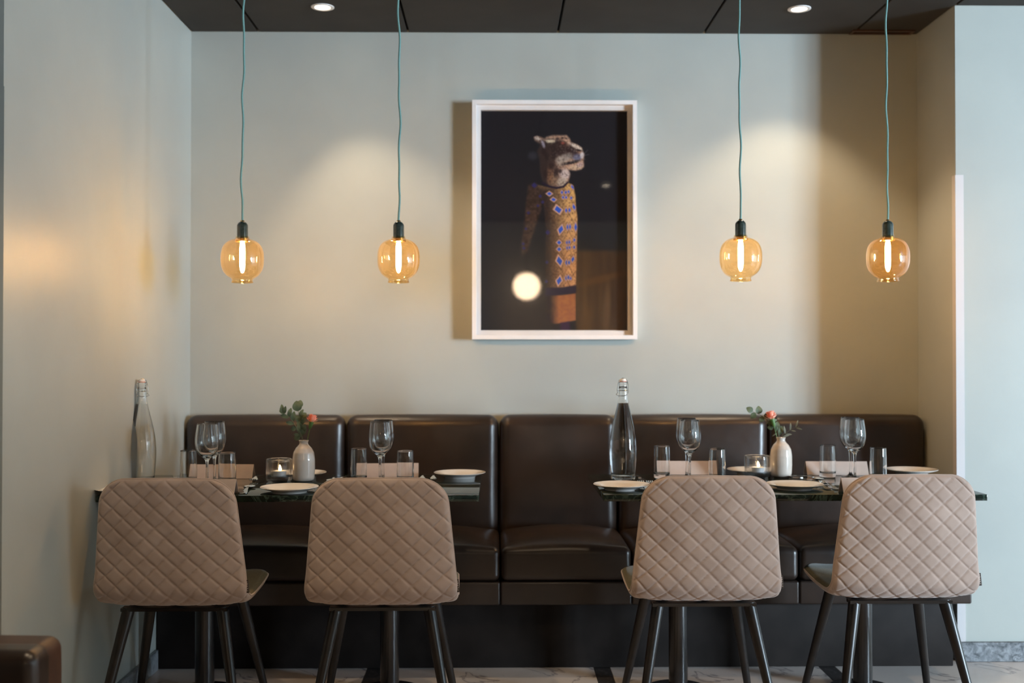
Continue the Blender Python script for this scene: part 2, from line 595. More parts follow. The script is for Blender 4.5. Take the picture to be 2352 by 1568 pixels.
# floor: grout bed, pale marble tiles, dark dividing strips
fl = struct(obj('floor', box_mesh('floor', FX0 - 0.1, FX1 + 0.1, FY0 - 0.1, YB + 0.1, -0.10, -0.004), M['grout']))
TX0, TP, SW = at(1363, 1528, 4.33).x, 0.875, 0.062
TY0 = 4.46
tile_me = box_mesh('tile', 0.001, TP - SW - 0.001, 0.001, TP - SW - 0.001, -0.02, 0.0, 0.0012, 1)
strip_me = box_mesh('strip_long', 0, SW, 0.001, TP - 0.001, -0.02, 0.0)
strip2_me = box_mesh('strip_cross', 0.001, TP - SW - 0.001, 0, SW, -0.02, 0.0)
for iy in range(-4, 1):
    for ix in range(-4, 6):
        x, y = TX0 + ix * TP, TY0 + iy * TP
        if x + TP > FX1 or x < FX0:
            continue
        obj('tile', tile_me, M['floortile'], fl, (x + SW, y, 0))
        obj('dividing_strip', strip_me, M['floorstrip'], fl, (x, y, 0))
        obj('cross_strip', strip2_me, M['floorstrip'], fl, (x + SW, y + TP - SW, 0))

# ceiling: backing slab with panels and recessed joints
ce = struct(obj('ceiling', box_mesh('ceiling', FX0 - 0.1, FX1 + 0.1, FY0 - 0.1, YB + 0.1, HC + 0.012, HC + 0.12), M['ceiling']))
jx = [XL] + [at(p, 72, YB).x for p in (595, 938, 1281, 1616, 1958)] + [XR]
g = 0.005
for a, b in zip(jx[:-1], jx[1:]):
    obj('ceiling_panel', box_mesh('ceiling_panel', a + g, b - g, 2.4, YB - 0.006, HC - 0.002, HC + 0.011, 0.002, 1), M['ceiling'], ce)
x = XR
while x < 3.6:
    obj('ceiling_panel', box_mesh('ceiling_panel', x + g, x + 0.64 - g, 2.4, YR - 0.006, HC - 0.002, HC + 0.011, 0.002, 1), M['ceiling'], ce)
    x += 0.64
obj('joint_backing', box_mesh('joint_backing', XL, 3.7, 2.4, YB, HC + 0.0112, HC + 0.0118), M['gap'], ce)
# slot grille in the ceiling, right corner of the alcove
vx0, vx1 = at(1955, 72, YB - 0.05).x, at(2098, 72, YB - 0.05).x
vent = struct(obj('trim_1', join_boxes('trim_1', [(vx0, vx1, YB - 0.075, YB - 0.060, HC - 0.008, HC + 0.002), (vx0, vx1, YB - 0.030, YB - 0.018, HC - 0.008, HC + 0.002),
                                               (vx0, vx0 + 0.012, YB - 0.06, YB - 0.03, HC - 0.008, HC + 0.002), (vx1 - 0.012, vx1, YB - 0.06, YB - 0.03, HC - 0.008, HC + 0.002)]), M['leather2']))

# marble baseboards
BBH = 0.078
struct(obj('baseboard_left', box_mesh('baseboard_left', XL, XL + 0.014, YLE, 4.30, 0, BBH, 0.002, 1), M['skirtmarble']))
struct(obj('baseboard_right', box_mesh('baseboard_right', XR + 0.005, FX1, YR - 0.014, YR, 0, BBH, 0.002, 1), M['skirtmarble']))
# corner guards on the two wall ends
GH = 1.925
struct(obj('trim_2', join_boxes('trim_2', [(XR - 0.003, XR + 0.030, YR - 0.0035, YR - 0.0002, BBH, GH), (XR - 0.003, XR - 0.0002, YR, YR + 0.030, 0.3, GH)]), M['guard']))
struct(obj('trim_3', join_boxes('trim_3', [(XL - 0.03, XL + 0.003, YLE - 0.003, YLE - 0.0002, BBH, GH), (XL + 0.0002, XL + 0.003, YLE, YLE + 0.03, BBH, GH)]), M['wall']))


# ------------------------------------------------------------------ ceiling downlights
def downlight(px, py, label, x=None, y=None, aim=(0, 0), power=1.0, angle=80):
    if x is None:
        p = on_z(px, py, HC - 0.004)
        x, y = p.x, p.y
    t = thing('ceiling_downlight', label, 'downlight', (x, y, HC - 0.002), 0, 'recessed ceiling downlights')
    obj('ring', lathe('ring', [(0.030, 0.0), (0.046, 0.0), (0.046, -0.0025), (0.043, -0.004), (0.033, -0.004), (0.030, -0.001)], 32, 40, True), M['white'], t)
    obj('lamp', lathe('lamp', [(0.0, -0.0015), (0.030, -0.0012), (0.030, 0.0)], 32), M['downlamp'], t)
    l = bpy.data.lights.new('downlight_beam', 'SPOT')
    l.energy = DOWN_W * power
    l.color = DOWN_C
    l.spot_size = math.radians(angle)
    l.spot_blend = 0.45
    l.shadow_soft_size = 0.025
    lo2 = bpy.data.objects.new('downlight_beam', l)
    COL.objects.link(lo2)
    lo2.parent = t
    lo2.location = (0, 0, -0.012)
    lo2.rotation_euler = (aim[1], aim[0], 0)
    return t


downlight(741, 17, 'round downlight in the dark ceiling between the two pendant cords at left', aim=(math.radians(-11), 0), angle=80)
downlight(1836, 21, 'round downlight in the dark ceiling between the two pendant cords at right', angle=94)
for i, (x, y) in enumerate(((-0.75, 2.3), (0.35, 2.3), (1.45, 2.3), (0.9, 0.4), (2.6, 1.2))):
    downlight(0, 0, ('round downlight in front of the left table, nearest the left wall', 'round downlight in front of the gap between the two tables', 'round downlight in front of the right table',
                     'round downlight nearest the large globe lamp', 'round downlight over the open floor at the far right')[i], x, y, angle=95, power=1.65)

# ------------------------------------------------------------------ banquette
BY, SY, PY = 4.665, 4.225, 4.31      # backrest front, seat front, plinth front
bq = thing('banquette', 'long dark brown leather banquette along the back wall', 'banquette', (0, 0, 0))
bx0, bx1 = XL + 0.004, XR - 0.006
topz = at(1140, 954, BY + 0.02).z
seams = [bx0] + [at(p, 1100, BY).x for p in (792, 1146, 1420, 1768)] + [bx1]
seatseams = [bx0] + [at(p, 1290, SY).x for p in (770, 1149, 1452, 1837)] + [bx1]
random.seed(4)
for a, b in zip(seams[:-1], seams[1:]):
    obj('back_cushion', rounded_box('back_cushion', a + 0.002, b - 0.002, BY, YB - 0.004, 0.40, topz, 0.045, 12, (0, 0.018, 0.004)), M['leather'], bq)
zs0 = at(1140, 1336, SY).z
zs1 = at(1140, 1262, SY).z
zr0 = at(1140, 1391, SY).z
for a, b in zip(seatseams[:-1], seatseams[1:]):
    sc_ = obj('seat_cushion', rounded_box('seat_cushion', a + 0.002, b - 0.002, SY, BY + 0.03, zs0, zs1 + 0.004, 0.024, 14, (0, 0.006, 0.048), False), M['leather'], bq)
    hw = (b - a) / 2 - 0.018
    obj('seat_rail', rounded_box('seat_rail', a + 0.001, b - 0.001, SY + 0.004, BY, zr0, zs0 - 0.002, 0.008, 4), M['leather'], bq)
obj('plinth', box_mesh('plinth', bx0, at(2190, 1500, PY).x, PY, BY + 0.05, 0.0, zr0, 0.004, 2), M['plinth'], bq)

# ------------------------------------------------------------------ framed picture
PYF = YB - 0.064
f0, f1 = at(1084.5, 229, PYF), at(1464, 779, PYF)
fx0, fx1, fz1, fz0 = f0.x, f1.x, f0.z, f1.z
pic = thing('framed_picture', 'white box frame with a print of a spotted big cat head on a patterned sweater', 'picture', ((fx0 + fx1) / 2, YB, fz0))
cx = (fx0 + fx1) / 2
fw = 0.0175


def frame_me(name, x0, x1, z0, z1, wd, y0, y1):
    o_ = [(x0, z0), (x1, z0), (x1, z1), (x0, z1)]
    i_ = [(x0 + wd, z0 + wd), (x1 - wd, z0 + wd), (x1 - wd, z1 - wd), (x0 + wd, z1 - wd)]
    vs_ = []
    for y in (y0, y1):
        vs_ += [(p[0], y, p[1]) for p in o_] + [(p[0], y, p[1]) for p in i_]
    fs = []
    for k in range(4):
        k2 = (k + 1) % 4
        fs.append((k, k2, 4 + k2, 4 + k))
        fs.append((8 + k, 12 + k, 12 + k2, 8 + k2))
        fs.append((k, 8 + k, 8 + k2, k2))
        fs.append((4 + k, 4 + k2, 12 + k2, 12 + k))
    bm = bmesh.new()
    bv = [bm.verts.new(v) for v in vs_]
    for f in fs:
        bm.faces.new([bv[i] for i in f])
    bmesh.ops.recalc_face_normals(bm, faces=bm.faces)
    me = bpy.data.meshes.new(name)
    bm.to_mesh(me)
    bm.free()
    return me


obj('frame', frame_me('frame', fx0 - cx, fx1 - cx, 0, fz1 - fz0, fw, -0.064, -0.001), M['white'], pic)
obj('inner_lip', frame_me('inner_lip', fx0 - cx + fw, fx1 - cx - fw, fw, fz1 - fz0 - fw, 0.0195, -0.036, -0.002), M['white'], pic)
ART_Y = YB - 0.014
a0, a1 = at(1103, 250, ART_Y), at(1443, 758, ART_Y)


def paint(PX, PY_):
    """the print, evaluated at photo coordinates (flat print on the paper)"""
    shp = PX.shape
    rng = np.random.RandomState(3)

    def vnoise(sx, sy, seed):
        r = np.random.RandomState(seed)
        gx, gy = (PX - 1100) / sx, (PY_ - 245) / sy
        nx, ny = int(gx.max()) + 3, int(gy.max()) + 3
        G = r.rand(ny + 1, nx + 1)
        ix, iy = np.floor(gx).astype(int), np.floor(gy).astype(int)
        ix, iy = np.clip(ix, 0, nx - 1), np.clip(iy, 0, ny - 1)
        tx, ty = gx - ix, gy - iy
        tx, ty = tx * tx * (3 - 2 * tx), ty * ty * (3 - 2 * ty)
        return (G[iy, ix] * (1 - tx) + G[iy, ix + 1] * tx) * (1 - ty) + (G[iy + 1, ix] * (1 - tx) + G[iy + 1, ix + 1] * tx) * ty

    def poly(pts, soft=1.5):
        pts = np.array(pts, float)
        inside = np.zeros(shp, bool)
        dist = np.full(shp, 1e9)
        n = len(pts)
        for i in range(n):
            x1, y1 = pts[i]
            x2, y2 = pts[(i + 1) % n]
            cond = ((y1 > PY_) != (y2 > PY_))
            with np.errstate(divide='ignore', invalid='ignore'):
                xi = (x2 - x1) * (PY_ - y1) / (y2 - y1 + 1e-12) + x1
            inside ^= cond & (PX < xi)
            L2 = (x2 - x1) ** 2 + (y2 - y1) ** 2 + 1e-9
            t = np.clip(((PX - x1) * (x2 - x1) + (PY_ - y1) * (y2 - y1)) / L2, 0, 1)
            dist = np.minimum(dist, np.hypot(PX - x1 - t * (x2 - x1), PY_ - y1 - t * (y2 - y1)))
        sd = np.where(inside, dist, -dist)
        return np.clip(sd / (2 * soft) + 0.5, 0, 1)

    def blob(x, y, rx, ry, ang=0.0, soft=0.35):
        c, s = math.cos(ang), math.sin(ang)
        u = ((PX - x) * c + (PY_ - y) * s) / rx
        v = (-(PX - x) * s + (PY_ - y) * c) / ry
        return np.clip((1 - np.hypot(u, v)) / soft + 0.5, 0, 1)

    def diamond(x, y, rx, ry, sk=0.0, soft=0.3):
        u = (PX - x - sk * (PY_ - y)) / rx
        v = (PY_ - y) / ry
        return np.clip((1 - (np.abs(u) + np.abs(v))) / soft + 0.5, 0, 1)

    img = np.zeros(shp + (3,))
    img[:] = (33, 31, 36)

    def mix(mask, col):
        nonlocal img
        col = np.array(col, float)
        img = img * (1 - mask[..., None]) + col * mask[..., None]
    # brown streaked area, lower right
    brown_area = np.clip((PX - 1318) / 8, 0, 1) * np.clip((PY_ - 570) / 10, 0, 1)
    wn = vnoise(9, 90, 5)
    base = np.stack([74 + 24 * (wn - .5), 54 + 20 * (wn - .5), 35 + 12 * (wn - .5)], -1)
    img = img * (1 - brown_area[..., None]) + base * brown_area[..., None]
    for (x, y, rx, ry, ang, a, col) in ((1380, 640, 60, 8, -0.25, .5, (98, 66, 32)), (1392, 715, 8, 60, 0.05, .5, (110, 84, 60)), (1418, 690, 10, 80, 0.1, .4, (72, 52, 40)),
                                        (1345, 735, 14, 40, 0.1, .4, (102, 72, 40)), (1340, 610, 20, 40, 0, .25, (80, 60, 40))):
        mix(blob(x, y, rx, ry, ang, 0.9) * a, col)
    left = np.clip((PX - 1120) / 60, 0, 1) * np.clip((PY_ - 520) / 220, 0, 1) * np.clip((1330 - PX) / 60, 0, 1)
    mix(left * 0.55, (62, 50, 44))
    fine = vnoise(2.2, 2.2, 11)
    med = vnoise(5, 5, 12)

    def Z1(x, y):
        return (1040 + x / 2.613, 200 + y / 2.613)

    def Z2(x, y):
        return (1160 + x / 5.808, 290 + y / 5.808)
    # hanging sleeve
    arm = poly([Z1(*p) for p in ((455, 590), (500, 575), (545, 640), (530, 740), (490, 860), (450, 985), (415, 1010), (412, 940), (428, 840), (440, 700))], 3)
    shade_arm = 0.55 + 0.5 * med
    for c_ in range(1):
        col = np.stack([92 * shade_arm, 68 * shade_arm, 56 * shade_arm], -1)
        img = img * (1 - arm[..., None] * .85) + col * arm[..., None] * .85
    # torso
    body_pts = [Z1(*p) for p in ((505, 585), (560, 600), (640, 608), (690, 572), (722, 590), (735, 650), (738, 720), (747, 780), (745, 900), (742, 1040), (738, 1190), (650, 1203), (562, 1205), (556, 1000), (560, 850), (545, 700))]
    body = poly(body_pts, 1.5)
    lightx = np.clip((PX - 1257) / 46, 0, 1) ** 1.1
    lightx = np.maximum(lightx, np.clip((440 - PY_) / 25, 0, 1) * np.clip((PX - 1225) / 25, 0, 1) * 0.9)
    cy = np.clip((PY_ - 420) / 240, 0, 1)
    r_ = 55 + lightx * (165 - 15 * cy)
    g_ = 44 + lightx * (128 - 22 * cy)
    b_ = 42 + lightx * (62 + 6 * cy)
    img = img * (1 - body[..., None]) + np.stack([r_, g_, b_], -1) * body[..., None]
    # dark net pattern of the knit
    u1 = (PX - 1284) + 0.55 * (PY_ - 470)
    u2 = (PX - 1284) - 0.55 * (PY_ - 470)
    net = np.maximum(np.clip(1 - np.abs((u1 % 22) - 11) / 1.8, 0, 1), np.clip(1 - np.abs((u2 % 22) - 11) / 1.8, 0, 1))
    mix(body * net * 0.50, (92, 62, 40))
    mix(body * np.clip((fine - .62) * 5, 0, 1) * 0.50, (58, 38, 34))
    mix(body * np.clip((vnoise(3, 3, 21) - .66) * 5, 0, 1) * 0.5 * lightx, (235, 190, 130))
    mix(arm * np.clip((fine - .6) * 4, 0, 1) * 0.4, (40, 32, 34))
    for (x, y, rx, ry, sk) in ((580, 640, 15, 11, 0), (605, 675, 15, 11, .2), (632, 735, 21, 22, .35), (648, 855, 15, 25, -.25), (638, 932, 13, 13, 0), (638, 972, 13, 13, 0),
                               (640, 1042, 17, 27, .2), (638, 1160, 15, 25, -.2), (655, 632, 8, 11, 0), (678, 632, 8, 11, 0), (662, 662, 8, 10, 0), (680, 662, 8, 10, 0), (695, 628, 7, 10, 0),
                               (710, 665, 7, 10, 0), (718, 600, 8, 14, .4), (680, 740, 7, 15, 0), (700, 738, 7, 15, 0), (727, 720, 9, 18, .2), (688, 840, 7, 18, 0), (703, 838, 7, 18, 0),
                               (737, 840, 9, 24, 0), (685, 932, 7, 13, 0), (699, 930, 7, 13, 0), (686, 964, 7, 12, 0), (700, 962, 7, 12, 0), (729, 917, 8, 12, 0), (728, 960, 8, 12, 0),
                               (682, 1052, 8, 17, 0), (697, 1052, 8, 15, 0), (720, 1032, 10, 18, -.2), (679, 1145, 7, 15, 0), (693, 1141, 8, 16, 0), (707, 1146, 6, 13, 0)):
        X_, Y_ = Z1(x, y)
        mix(body * diamond(X_, Y_, rx / 2.613 * 1.9, ry / 2.613 * 1.9, sk) * .6, (90, 60, 42))
        mix(body * diamond(X_, Y_, rx / 2.613 * 1.55, ry / 2.613 * 1.55, sk), (226, 178, 150))
        mix(body * diamond(X_, Y_, rx / 2.613 * 1.05, ry / 2.613 * 1.05, sk), (52, 92, 200))
    for (x, y, s_) in ((490, 590, 15), (525, 655, 9), (540, 690, 9), (455, 755, 9), (512, 712, 8), (440, 850, 8), (424, 940, 9), (428, 966, 9), (570, 872, 13), (565, 1050, 10), (562, 1165, 9)):
        X_, Y_ = Z1(x, y)
        mix(diamond(X_, Y_, s_ / 2.2, s_ / 2.2, 0, .5) * .8, (48, 46, 112))
    # hem, skirt, legs
    mix(poly([Z1(*p) for p in ((556, 1203), (650, 1202), (740, 1186), (737, 1234), (650, 1247), (556, 1250))], 1.5), (44, 36, 58))
    skirt = poly([Z1(*p) for p in ((560, 1250), (650, 1247), (737, 1236), (737, 1396), (670, 1412), (612, 1418), (560, 1400))], 1.5)
    sl = np.clip((PX - 1262) / 22, 0, 1)
    col = np.stack([48 + 112 * sl + 20 * (med - .5), 38 + 62 * sl + 16 * (med - .5), 40 + 24 * sl], -1)
    img = img * (1 - skirt[..., None]) + col * skirt[..., None]
    mix(poly([Z1(*p) for p in ((645, 1412), (700, 1402), (705, 1470), (645, 1470))], 2), (60, 38, 60))
    # head of the animal
    head = poly([Z2(*p) for p in ((395, 190), (388, 150), (430, 132), (480, 150), (525, 168), (560, 142), (640, 122), (820, 120), (862, 165), (880, 215), (960, 245), (1022, 288), (1032, 330), (1055, 372), (1046, 440),
                                 (1050, 540), (1010, 575), (940, 590), (845, 580), (868, 640), (842, 740), (780, 800), (690, 815), (590, 795), (500, 745), (470, 620), (462, 450), (430, 330), (470, 250))], 2.2)
    hx = np.clip((PX - Z2(520, 0)[0]) / (300 / 5.808), 0, 1)
    hy = np.clip((Z2(0, 260)[1] - PY_) / 20, 0, 1)
    lit = np.clip(np.maximum(hx, hy * .9), 0.1, 1)
    col = np.stack([38 + 155 * lit, 32 + 120 * lit, 34 + 92 * lit], -1)
    img = img * (1 - head[..., None]) + col * head[..., None]

    def hb(x, y, rx, ry, ang, a, c_):
        X_, Y_ = Z2(x, y)
        mix(head * blob(X_, Y_, rx / 5.808, ry / 5.808, ang, .7) * a, c_)
    hb(620, 330, 130, 130, 0, .75, (62, 46, 42))
    hb(560, 480, 120, 150, 0, .6, (58, 44, 40))
    hb(830, 335, 150, 85, .1, 1.0, (58, 40, 38))
    hb(700, 300, 60, 110, .3, .8, (52, 38, 36))
    hb(900, 290, 30, 60, -.5, .8, (46, 32, 32))
    hb(800, 420, 110, 50, -.35, .75, (168, 158, 150))
    hb(740, 470, 60, 60, 0, .6, (185, 172, 158))
    hb(955, 275, 105, 26, .5, .95, (240, 222, 204))
    hb(985, 320, 40, 14, .2, .9, (38, 28, 30))
    hb(930, 365, 40, 26, .3, .7, (64, 48, 52))
    hb(965, 415, 62, 44, -.2, .9, (100, 104, 134))
    hb(1030, 385, 26, 40, .2, .95, (225, 220, 224))
    hb(880, 485, 120, 20, -.22, .95, (36, 30, 32))
    hb(950, 548, 95, 36, -.1, .9, (212, 182, 152))
    hb(1000, 515, 48, 30, -.3, .7, (205, 176, 176))
    hb(800, 640, 70, 70, 0, .85, (216, 200, 198))
    hb(760, 745, 70, 55, 0, .7, (196, 186, 170))
    hb(640, 720, 60, 80, 0, .6, (150, 118, 88))
    hb(600, 640, 46, 130, .1, .5, (140, 95, 66))
    for (x, y, rx, ry, ang) in ((620, 530, 36, 46, 0), (682, 620, 30, 62, .15), (735, 600, 22, 26, 0), (540, 640, 26, 60, 0), (545, 235, 20, 36, .2), (600, 215, 16, 24, 0), (640, 290, 30, 60, .1), (690, 215, 22, 28, .2), (590, 280, 26, 40, 0),
                                (700, 165, 22, 13, 0), (765, 158, 20, 11, 0), (820, 165, 16, 10, .4), (585, 175, 20, 13, 0), (660, 240, 18, 22, 0), (560, 400, 30, 60, 0), (650, 400, 26, 44, .2), (520, 330, 30, 60, 0), (640, 170, 12, 10, 0)):
        hb(x, y, rx, ry, ang, .8, (44, 32, 32))
    hb(770, 228, 58, 30, .2, .8, (52, 34, 32))
    hb(772, 226, 24, 17, 0, .95, (150, 78, 66))
    hb(430, 160, 48, 26, .5, .8, (215, 205, 195))
    hb(510, 240, 20, 55, -.3, .8, (168, 160, 176))
    mix(head * np.clip((fine - .5) * 3, 0, 1) * .5, (56, 40, 38))
    mix(head * np.clip((vnoise(1.8, 1.8, 31) - .62) * 4, 0, 1) * .3 * lit, (235, 220, 205))
    mix(blob(*Z2(370, 395), 10, 9, 0, .9) * .35, (80, 84, 96))
    for (x1, y1, x2, y2) in ((1040, 380, 1100, 320), (1045, 390, 1120, 375), (1040, 430, 1070, 440)):
        A, B = Z2(x1, y1), Z2(x2, y2)
        L2 = (B[0] - A[0]) ** 2 + (B[1] - A[1]) ** 2
        t = np.clip(((PX - A[0]) * (B[0] - A[0]) + (PY_ - A[1]) * (B[1] - A[1])) / L2, 0, 1)
        d = np.hypot(PX - A[0] - t * (B[0] - A[0]), PY_ - A[1] - t * (B[1] - A[1]))
        mix(np.clip(1 - d / 1.2, 0, 1) * .45, (150, 146, 150))
    # crew neck line
    A = [Z2(*p) for p in ((500, 755), (590, 805), (690, 825), (780, 805), (830, 755))]
    for (p, q) in zip(A[:-1], A[1:]):
        L2 = (q[0] - p[0]) ** 2 + (q[1] - p[1]) ** 2
        t = np.clip(((PX - p[0]) * (q[0] - p[0]) + (PY_ - p[1]) * (q[1] - p[1])) / L2, 0, 1)
        d = np.hypot(PX - p[0] - t * (q[0] - p[0]), PY_ - p[1] - t * (q[1] - p[1]))
        mix(np.clip(1.6 - d / 2.0, 0, 1), (40, 30, 48))
    return np.clip(img, 0, 255)


NX, NY = 260, 390
gu, gv = np.meshgrid(np.linspace(0, 1, NX), np.linspace(0, 1, NY))
cols = paint(1104 + gu * 338, 251 + gv * 506) / 255.0
cols = np.where(cols <= 0.04045, cols / 12.92, ((cols + 0.055) / 1.055) ** 2.4) * 0.95
X = (a0.x + gu * (a1.x - a0.x)) - cx
Z = (a0.z + gv * (a1.z - a0.z)) - fz0
V = np.stack([X, np.full_like(X, ART_Y - YB), Z], -1).reshape(-1, 3)
idx = np.arange(NX * NY).reshape(NY, NX)
Q = np.stack([idx[:-1, :-1], idx[1:, :-1], idx[1:, 1:], idx[:-1, 1:]], -1).reshape(-1, 4)
me = bpy.data.meshes.new('print')
me.vertices.add(len(V))
me.vertices.foreach_set('co', V.astype(np.float32).ravel())
me.loops.add(Q.size)
me.loops.foreach_set('vertex_index', Q.astype(np.int32).ravel())
me.polygons.add(len(Q))
me.polygons.foreach_set('loop_start', np.arange(0, Q.size, 4, dtype=np.int32))
me.update(calc_edges=True)
ca = me.color_attributes.new('print_colour', 'FLOAT_COLOR', 'POINT')
ca.data.foreach_set('color', np.concatenate([cols.reshape(-1, 3), np.ones((NX * NY, 1))], 1).astype(np.float32).ravel())
m, nt, b = new_mat('photo_print')
an = nt.nodes.new('ShaderNodeAttribute')
an.attribute_name = 'print_colour'
nt.links.new(an.outputs['Color'], b.inputs['Base Color'])
b.inputs['Roughness'].default_value = 0.7
b.inputs['Specular IOR Level'].default_value = 0.1
obj('print', me, m, pic)['label'] = 'dark photo print of a spotted cat head above a patterned sweater'
obj('backing_board', box_mesh('backing_board', fx0 - cx + fw, fx1 - cx - fw, -0.012, -0.002, fw, fz1 - fz0 - fw), M['white'], pic)
obj('glass', box_mesh('glass', fx0 - cx + fw, fx1 - cx - fw, -0.0385, -0.038, fw, fz1 - fz0 - fw), M['pictureglass'], pic)

# ------------------------------------------------------------------ pendant lamps
PENY = 3.95
GR = 98 / 2 / F * PENY


def pendant(px, ytop, label, seed):
    top = at(px, ytop, PENY)          # top of the cap
    s = PENY / F                       # metres per photo pixel here
    t = thing('pendant_lamp', label, 'pendant lamp', (top.x, top.y, top.z), 0, 'amber glass pendant lamps')
    # cap with a rounded top
    hcap, rcap = 40 * s, 12.5 * s
    prof = [(0, 0)] + [(rcap * math.sin(a), -rcap * 0.9 * (1 - math.cos(a))) for a in np.linspace(0.25, math.pi / 2, 7)] + [(rcap, -hcap), (rcap * 0.6, -hcap), (0, -hcap)]
    obj('lamp_cap', lathe('lamp_cap', prof, 32), M['cap'], t)
    obj('cord_grip', lathe('cord_grip', [(0, 2.2 * s), (4 * s, 2.0 * s), (5 * s, 0.0), (5 * s, -1.5 * s), (0, -1.5 * s)], 20), M['brass'], t)
    z0 = -hcap + 2 * s
    # blown glass globe: squat barrel with short rims
    gp = [(15, 3), (15.5, -1), (20, -3.2), (30, -6.5), (39, -13), (45, -22), (48.3, -34), (49, -48), (48.3, -62), (45, -74), (39, -84), (31, -90.5), (24, -94), (23, -97), (24, -101.5)]
    gp = [(r * s, z0 + z * s) for r, z in gp]
    # smooth the profile
    P = np.array(gp)
    tt = np.linspace(0, len(P) - 1, 60)
    Ps = np.stack([np.interp(tt, range(len(P)), P[:, 0]), np.interp(tt, range(len(P)), P[:, 1])], 1)
    for _ in range(3):
        Ps[1:-1] = (Ps[:-2] + 2 * Ps[1:-1] + Ps[2:]) / 4
    obj('glass_globe', lathe('glass_globe', [tuple(p) for p in Ps], 56, 80), M['amber'], t)
    obj('rim_ring', lathe('rim_ring', [(23.4 * s, z0 - 100.5 * s), (24.6 * s, z0 - 100.5 * s), (25 * s, z0 - 102 * s), (24.4 * s, z0 - 103.2 * s), (23.4 * s, z0 - 102.5 * s)], 48, 80, True), M['amber'], t)
    obj('socket_plate', lathe('socket_plate', [(0, z0 - 1 * s), (16 * s, z0 - 1 * s), (16.5 * s, z0 - 9 * s), (12 * s, z0 - 10 * s), (0, z0 - 10 * s)], 32), M['brass'], t)
    bulb = obj('bulb', lathe('bulb', [(0, z0 - 10 * s), (4.8 * s, z0 - 12 * s), (6.2 * s, z0 - 24 * s), (6.2 * s, z0 - 62 * s), (5.2 * s, z0 - 72 * s), (2.8 * s, z0 - 79 * s), (0, z0 - 81 * s)], 20), M['filament'], t)
    zc = HC - top.z
    rnd = random.Random(seed)
    n = 60
    ph = [rnd.uniform(0, 6.28) for _ in range(4)]
    pts = []
    for i in range(n + 1):
        z = zc * i / n
        env = min(1.0, i / 6.0)
        wob = env * (0.0022 * math.sin(z * 23 + ph[0]) + 0.0014 * math.sin(z * 41 + ph[1]) + 0.003 * math.sin(z * 4 + ph[2]))
        pts.append((wob, 0.4 * wob, z))
    obj('cord', tube('cord', pts, 0.0037, 8), M['cord'], t)
    return t


pendant(557, 508, 'amber glass pendant lamp nearest the left wall', 1)
pendant(915.5, 508, 'amber glass pendant lamp hanging just left of the framed picture', 2)
pendant(1701, 505, 'amber glass pendant lamp hanging over the vase on the right table', 3)
pendant(2039, 506, 'amber glass pendant lamp nearest the right wall corner', 4)

# large globe lamp behind the viewer, seen as the round reflection in the picture glass
gl = thing('globe_lamp', 'large round opal globe lamp mirrored in the picture glass', 'globe lamp', (0.30, -1.5, 1.89))
gr = 0.132
obj('glass_globe', lathe('glass_globe', [(gr * math.sin(a), -gr * math.cos(a)) if 0 < i < 24 else (0, -gr * math.cos(a)) for i, a in enumerate(np.linspace(0, math.pi, 25))], 40, 80), M['globe'], gl)
obj('cap', lathe('cap', [(0, gr + 0.03), (0.03, gr + 0.03), (0.035, gr - 0.006), (0, gr - 0.006)], 24), M['blackmetal'], gl)
obj('cord', tube('cord', [(0, 0, gr + 0.02), (0, 0, HC - 1.89)], 0.004, 8), M['blackmetal'], gl)

# ------------------------------------------------------------------ tables
TZ, TT = 0.75, 0.021
YT0, YT1 = 3.65, 4.285


def table(label, x0, x1, cols_x):
    t = thing('dining_table', label, 'table', ((x0 + x1) / 2, (YT0 + YT1) / 2, 0))
    c = (x0 + x1) / 2
    w2, d2 = (x1 - x0) / 2, (YT1 - YT0) / 2
    obj('tabletop', box_mesh('tabletop', -w2, w2, -d2, d2, TZ - TT, TZ, 0.0015, 2), M['tabletop'], t)
    for cxx in cols_x:
        cc = obj('pedestal', lathe('pedestal', [(0, TZ - TT), (0.034, TZ - TT), (0.034, 0.016), (0.040, 0.012), (0, 0.012)], 32), M['blackmetal'], t, (cxx - c, 0.035, 0))
        obj('base_plate', lathe('base_plate', [(0, 0.014), (0.11, 0.012), (0.12, 0.008), (0.12, 0), (0, 0)], 40), M['blackmetal'], cc)
        obj('mounting_plate', box_mesh('mounting_plate', -0.12, 0.12, -0.12, 0.12, TZ - TT - 0.007, TZ - TT - 0.0005), M['blackmetal'], cc)
    return t


lx0, lx1 = XL + 0.004, at(1100, 1133, YT0).x
rx0, rx1 = at(1387, 1130, YT0).x, at(2268, 1130, YT0).x
pc = [at(p, 1450, 3.97).x for p in (465, 893, 1561, 1988)]
table('dark green marble table against the left wall', lx0, lx1, pc[:2])
table('dark green marble table at the right with the chair by the corner', rx0, rx1, pc[2:])

# ------------------------------------------------------------------ chairs
prof_pts = np.array([(-0.253, 0.837), (-0.247, 0.797), (-0.236, 0.70), (-0.222, 0.58), (-0.212, 0.505), (-0.195, 0.474), (-0.160, 0.452), (-0.10, 0.446), (0.05, 0.448), (0.17, 0.458), (0.235, 0.456)])


def catmull(P, n):
    out = []
    m_ = len(P)
    for i in range(m_ - 1):
        p0, p1, p2, p3 = P[max(i - 1, 0)], P[i], P[i + 1], P[min(i + 2, m_ - 1)]
        for k in range(n):
            t = k / n
            out.append(0.5 * ((2 * p1) + (-p0 + p2) * t + (2 * p0 - 5 * p1 + 4 * p2 - p3) * t * t + (-p0 + 3 * p1 - 3 * p2 + p3) * t ** 3))
    out.append(P[-1])
    return np.array(out)


PR = catmull(prof_pts, 40)
segl = np.r_[0, np.cumsum(np.linalg.norm(np.diff(PR, axis=0), axis=1))]
LP = segl[-1]


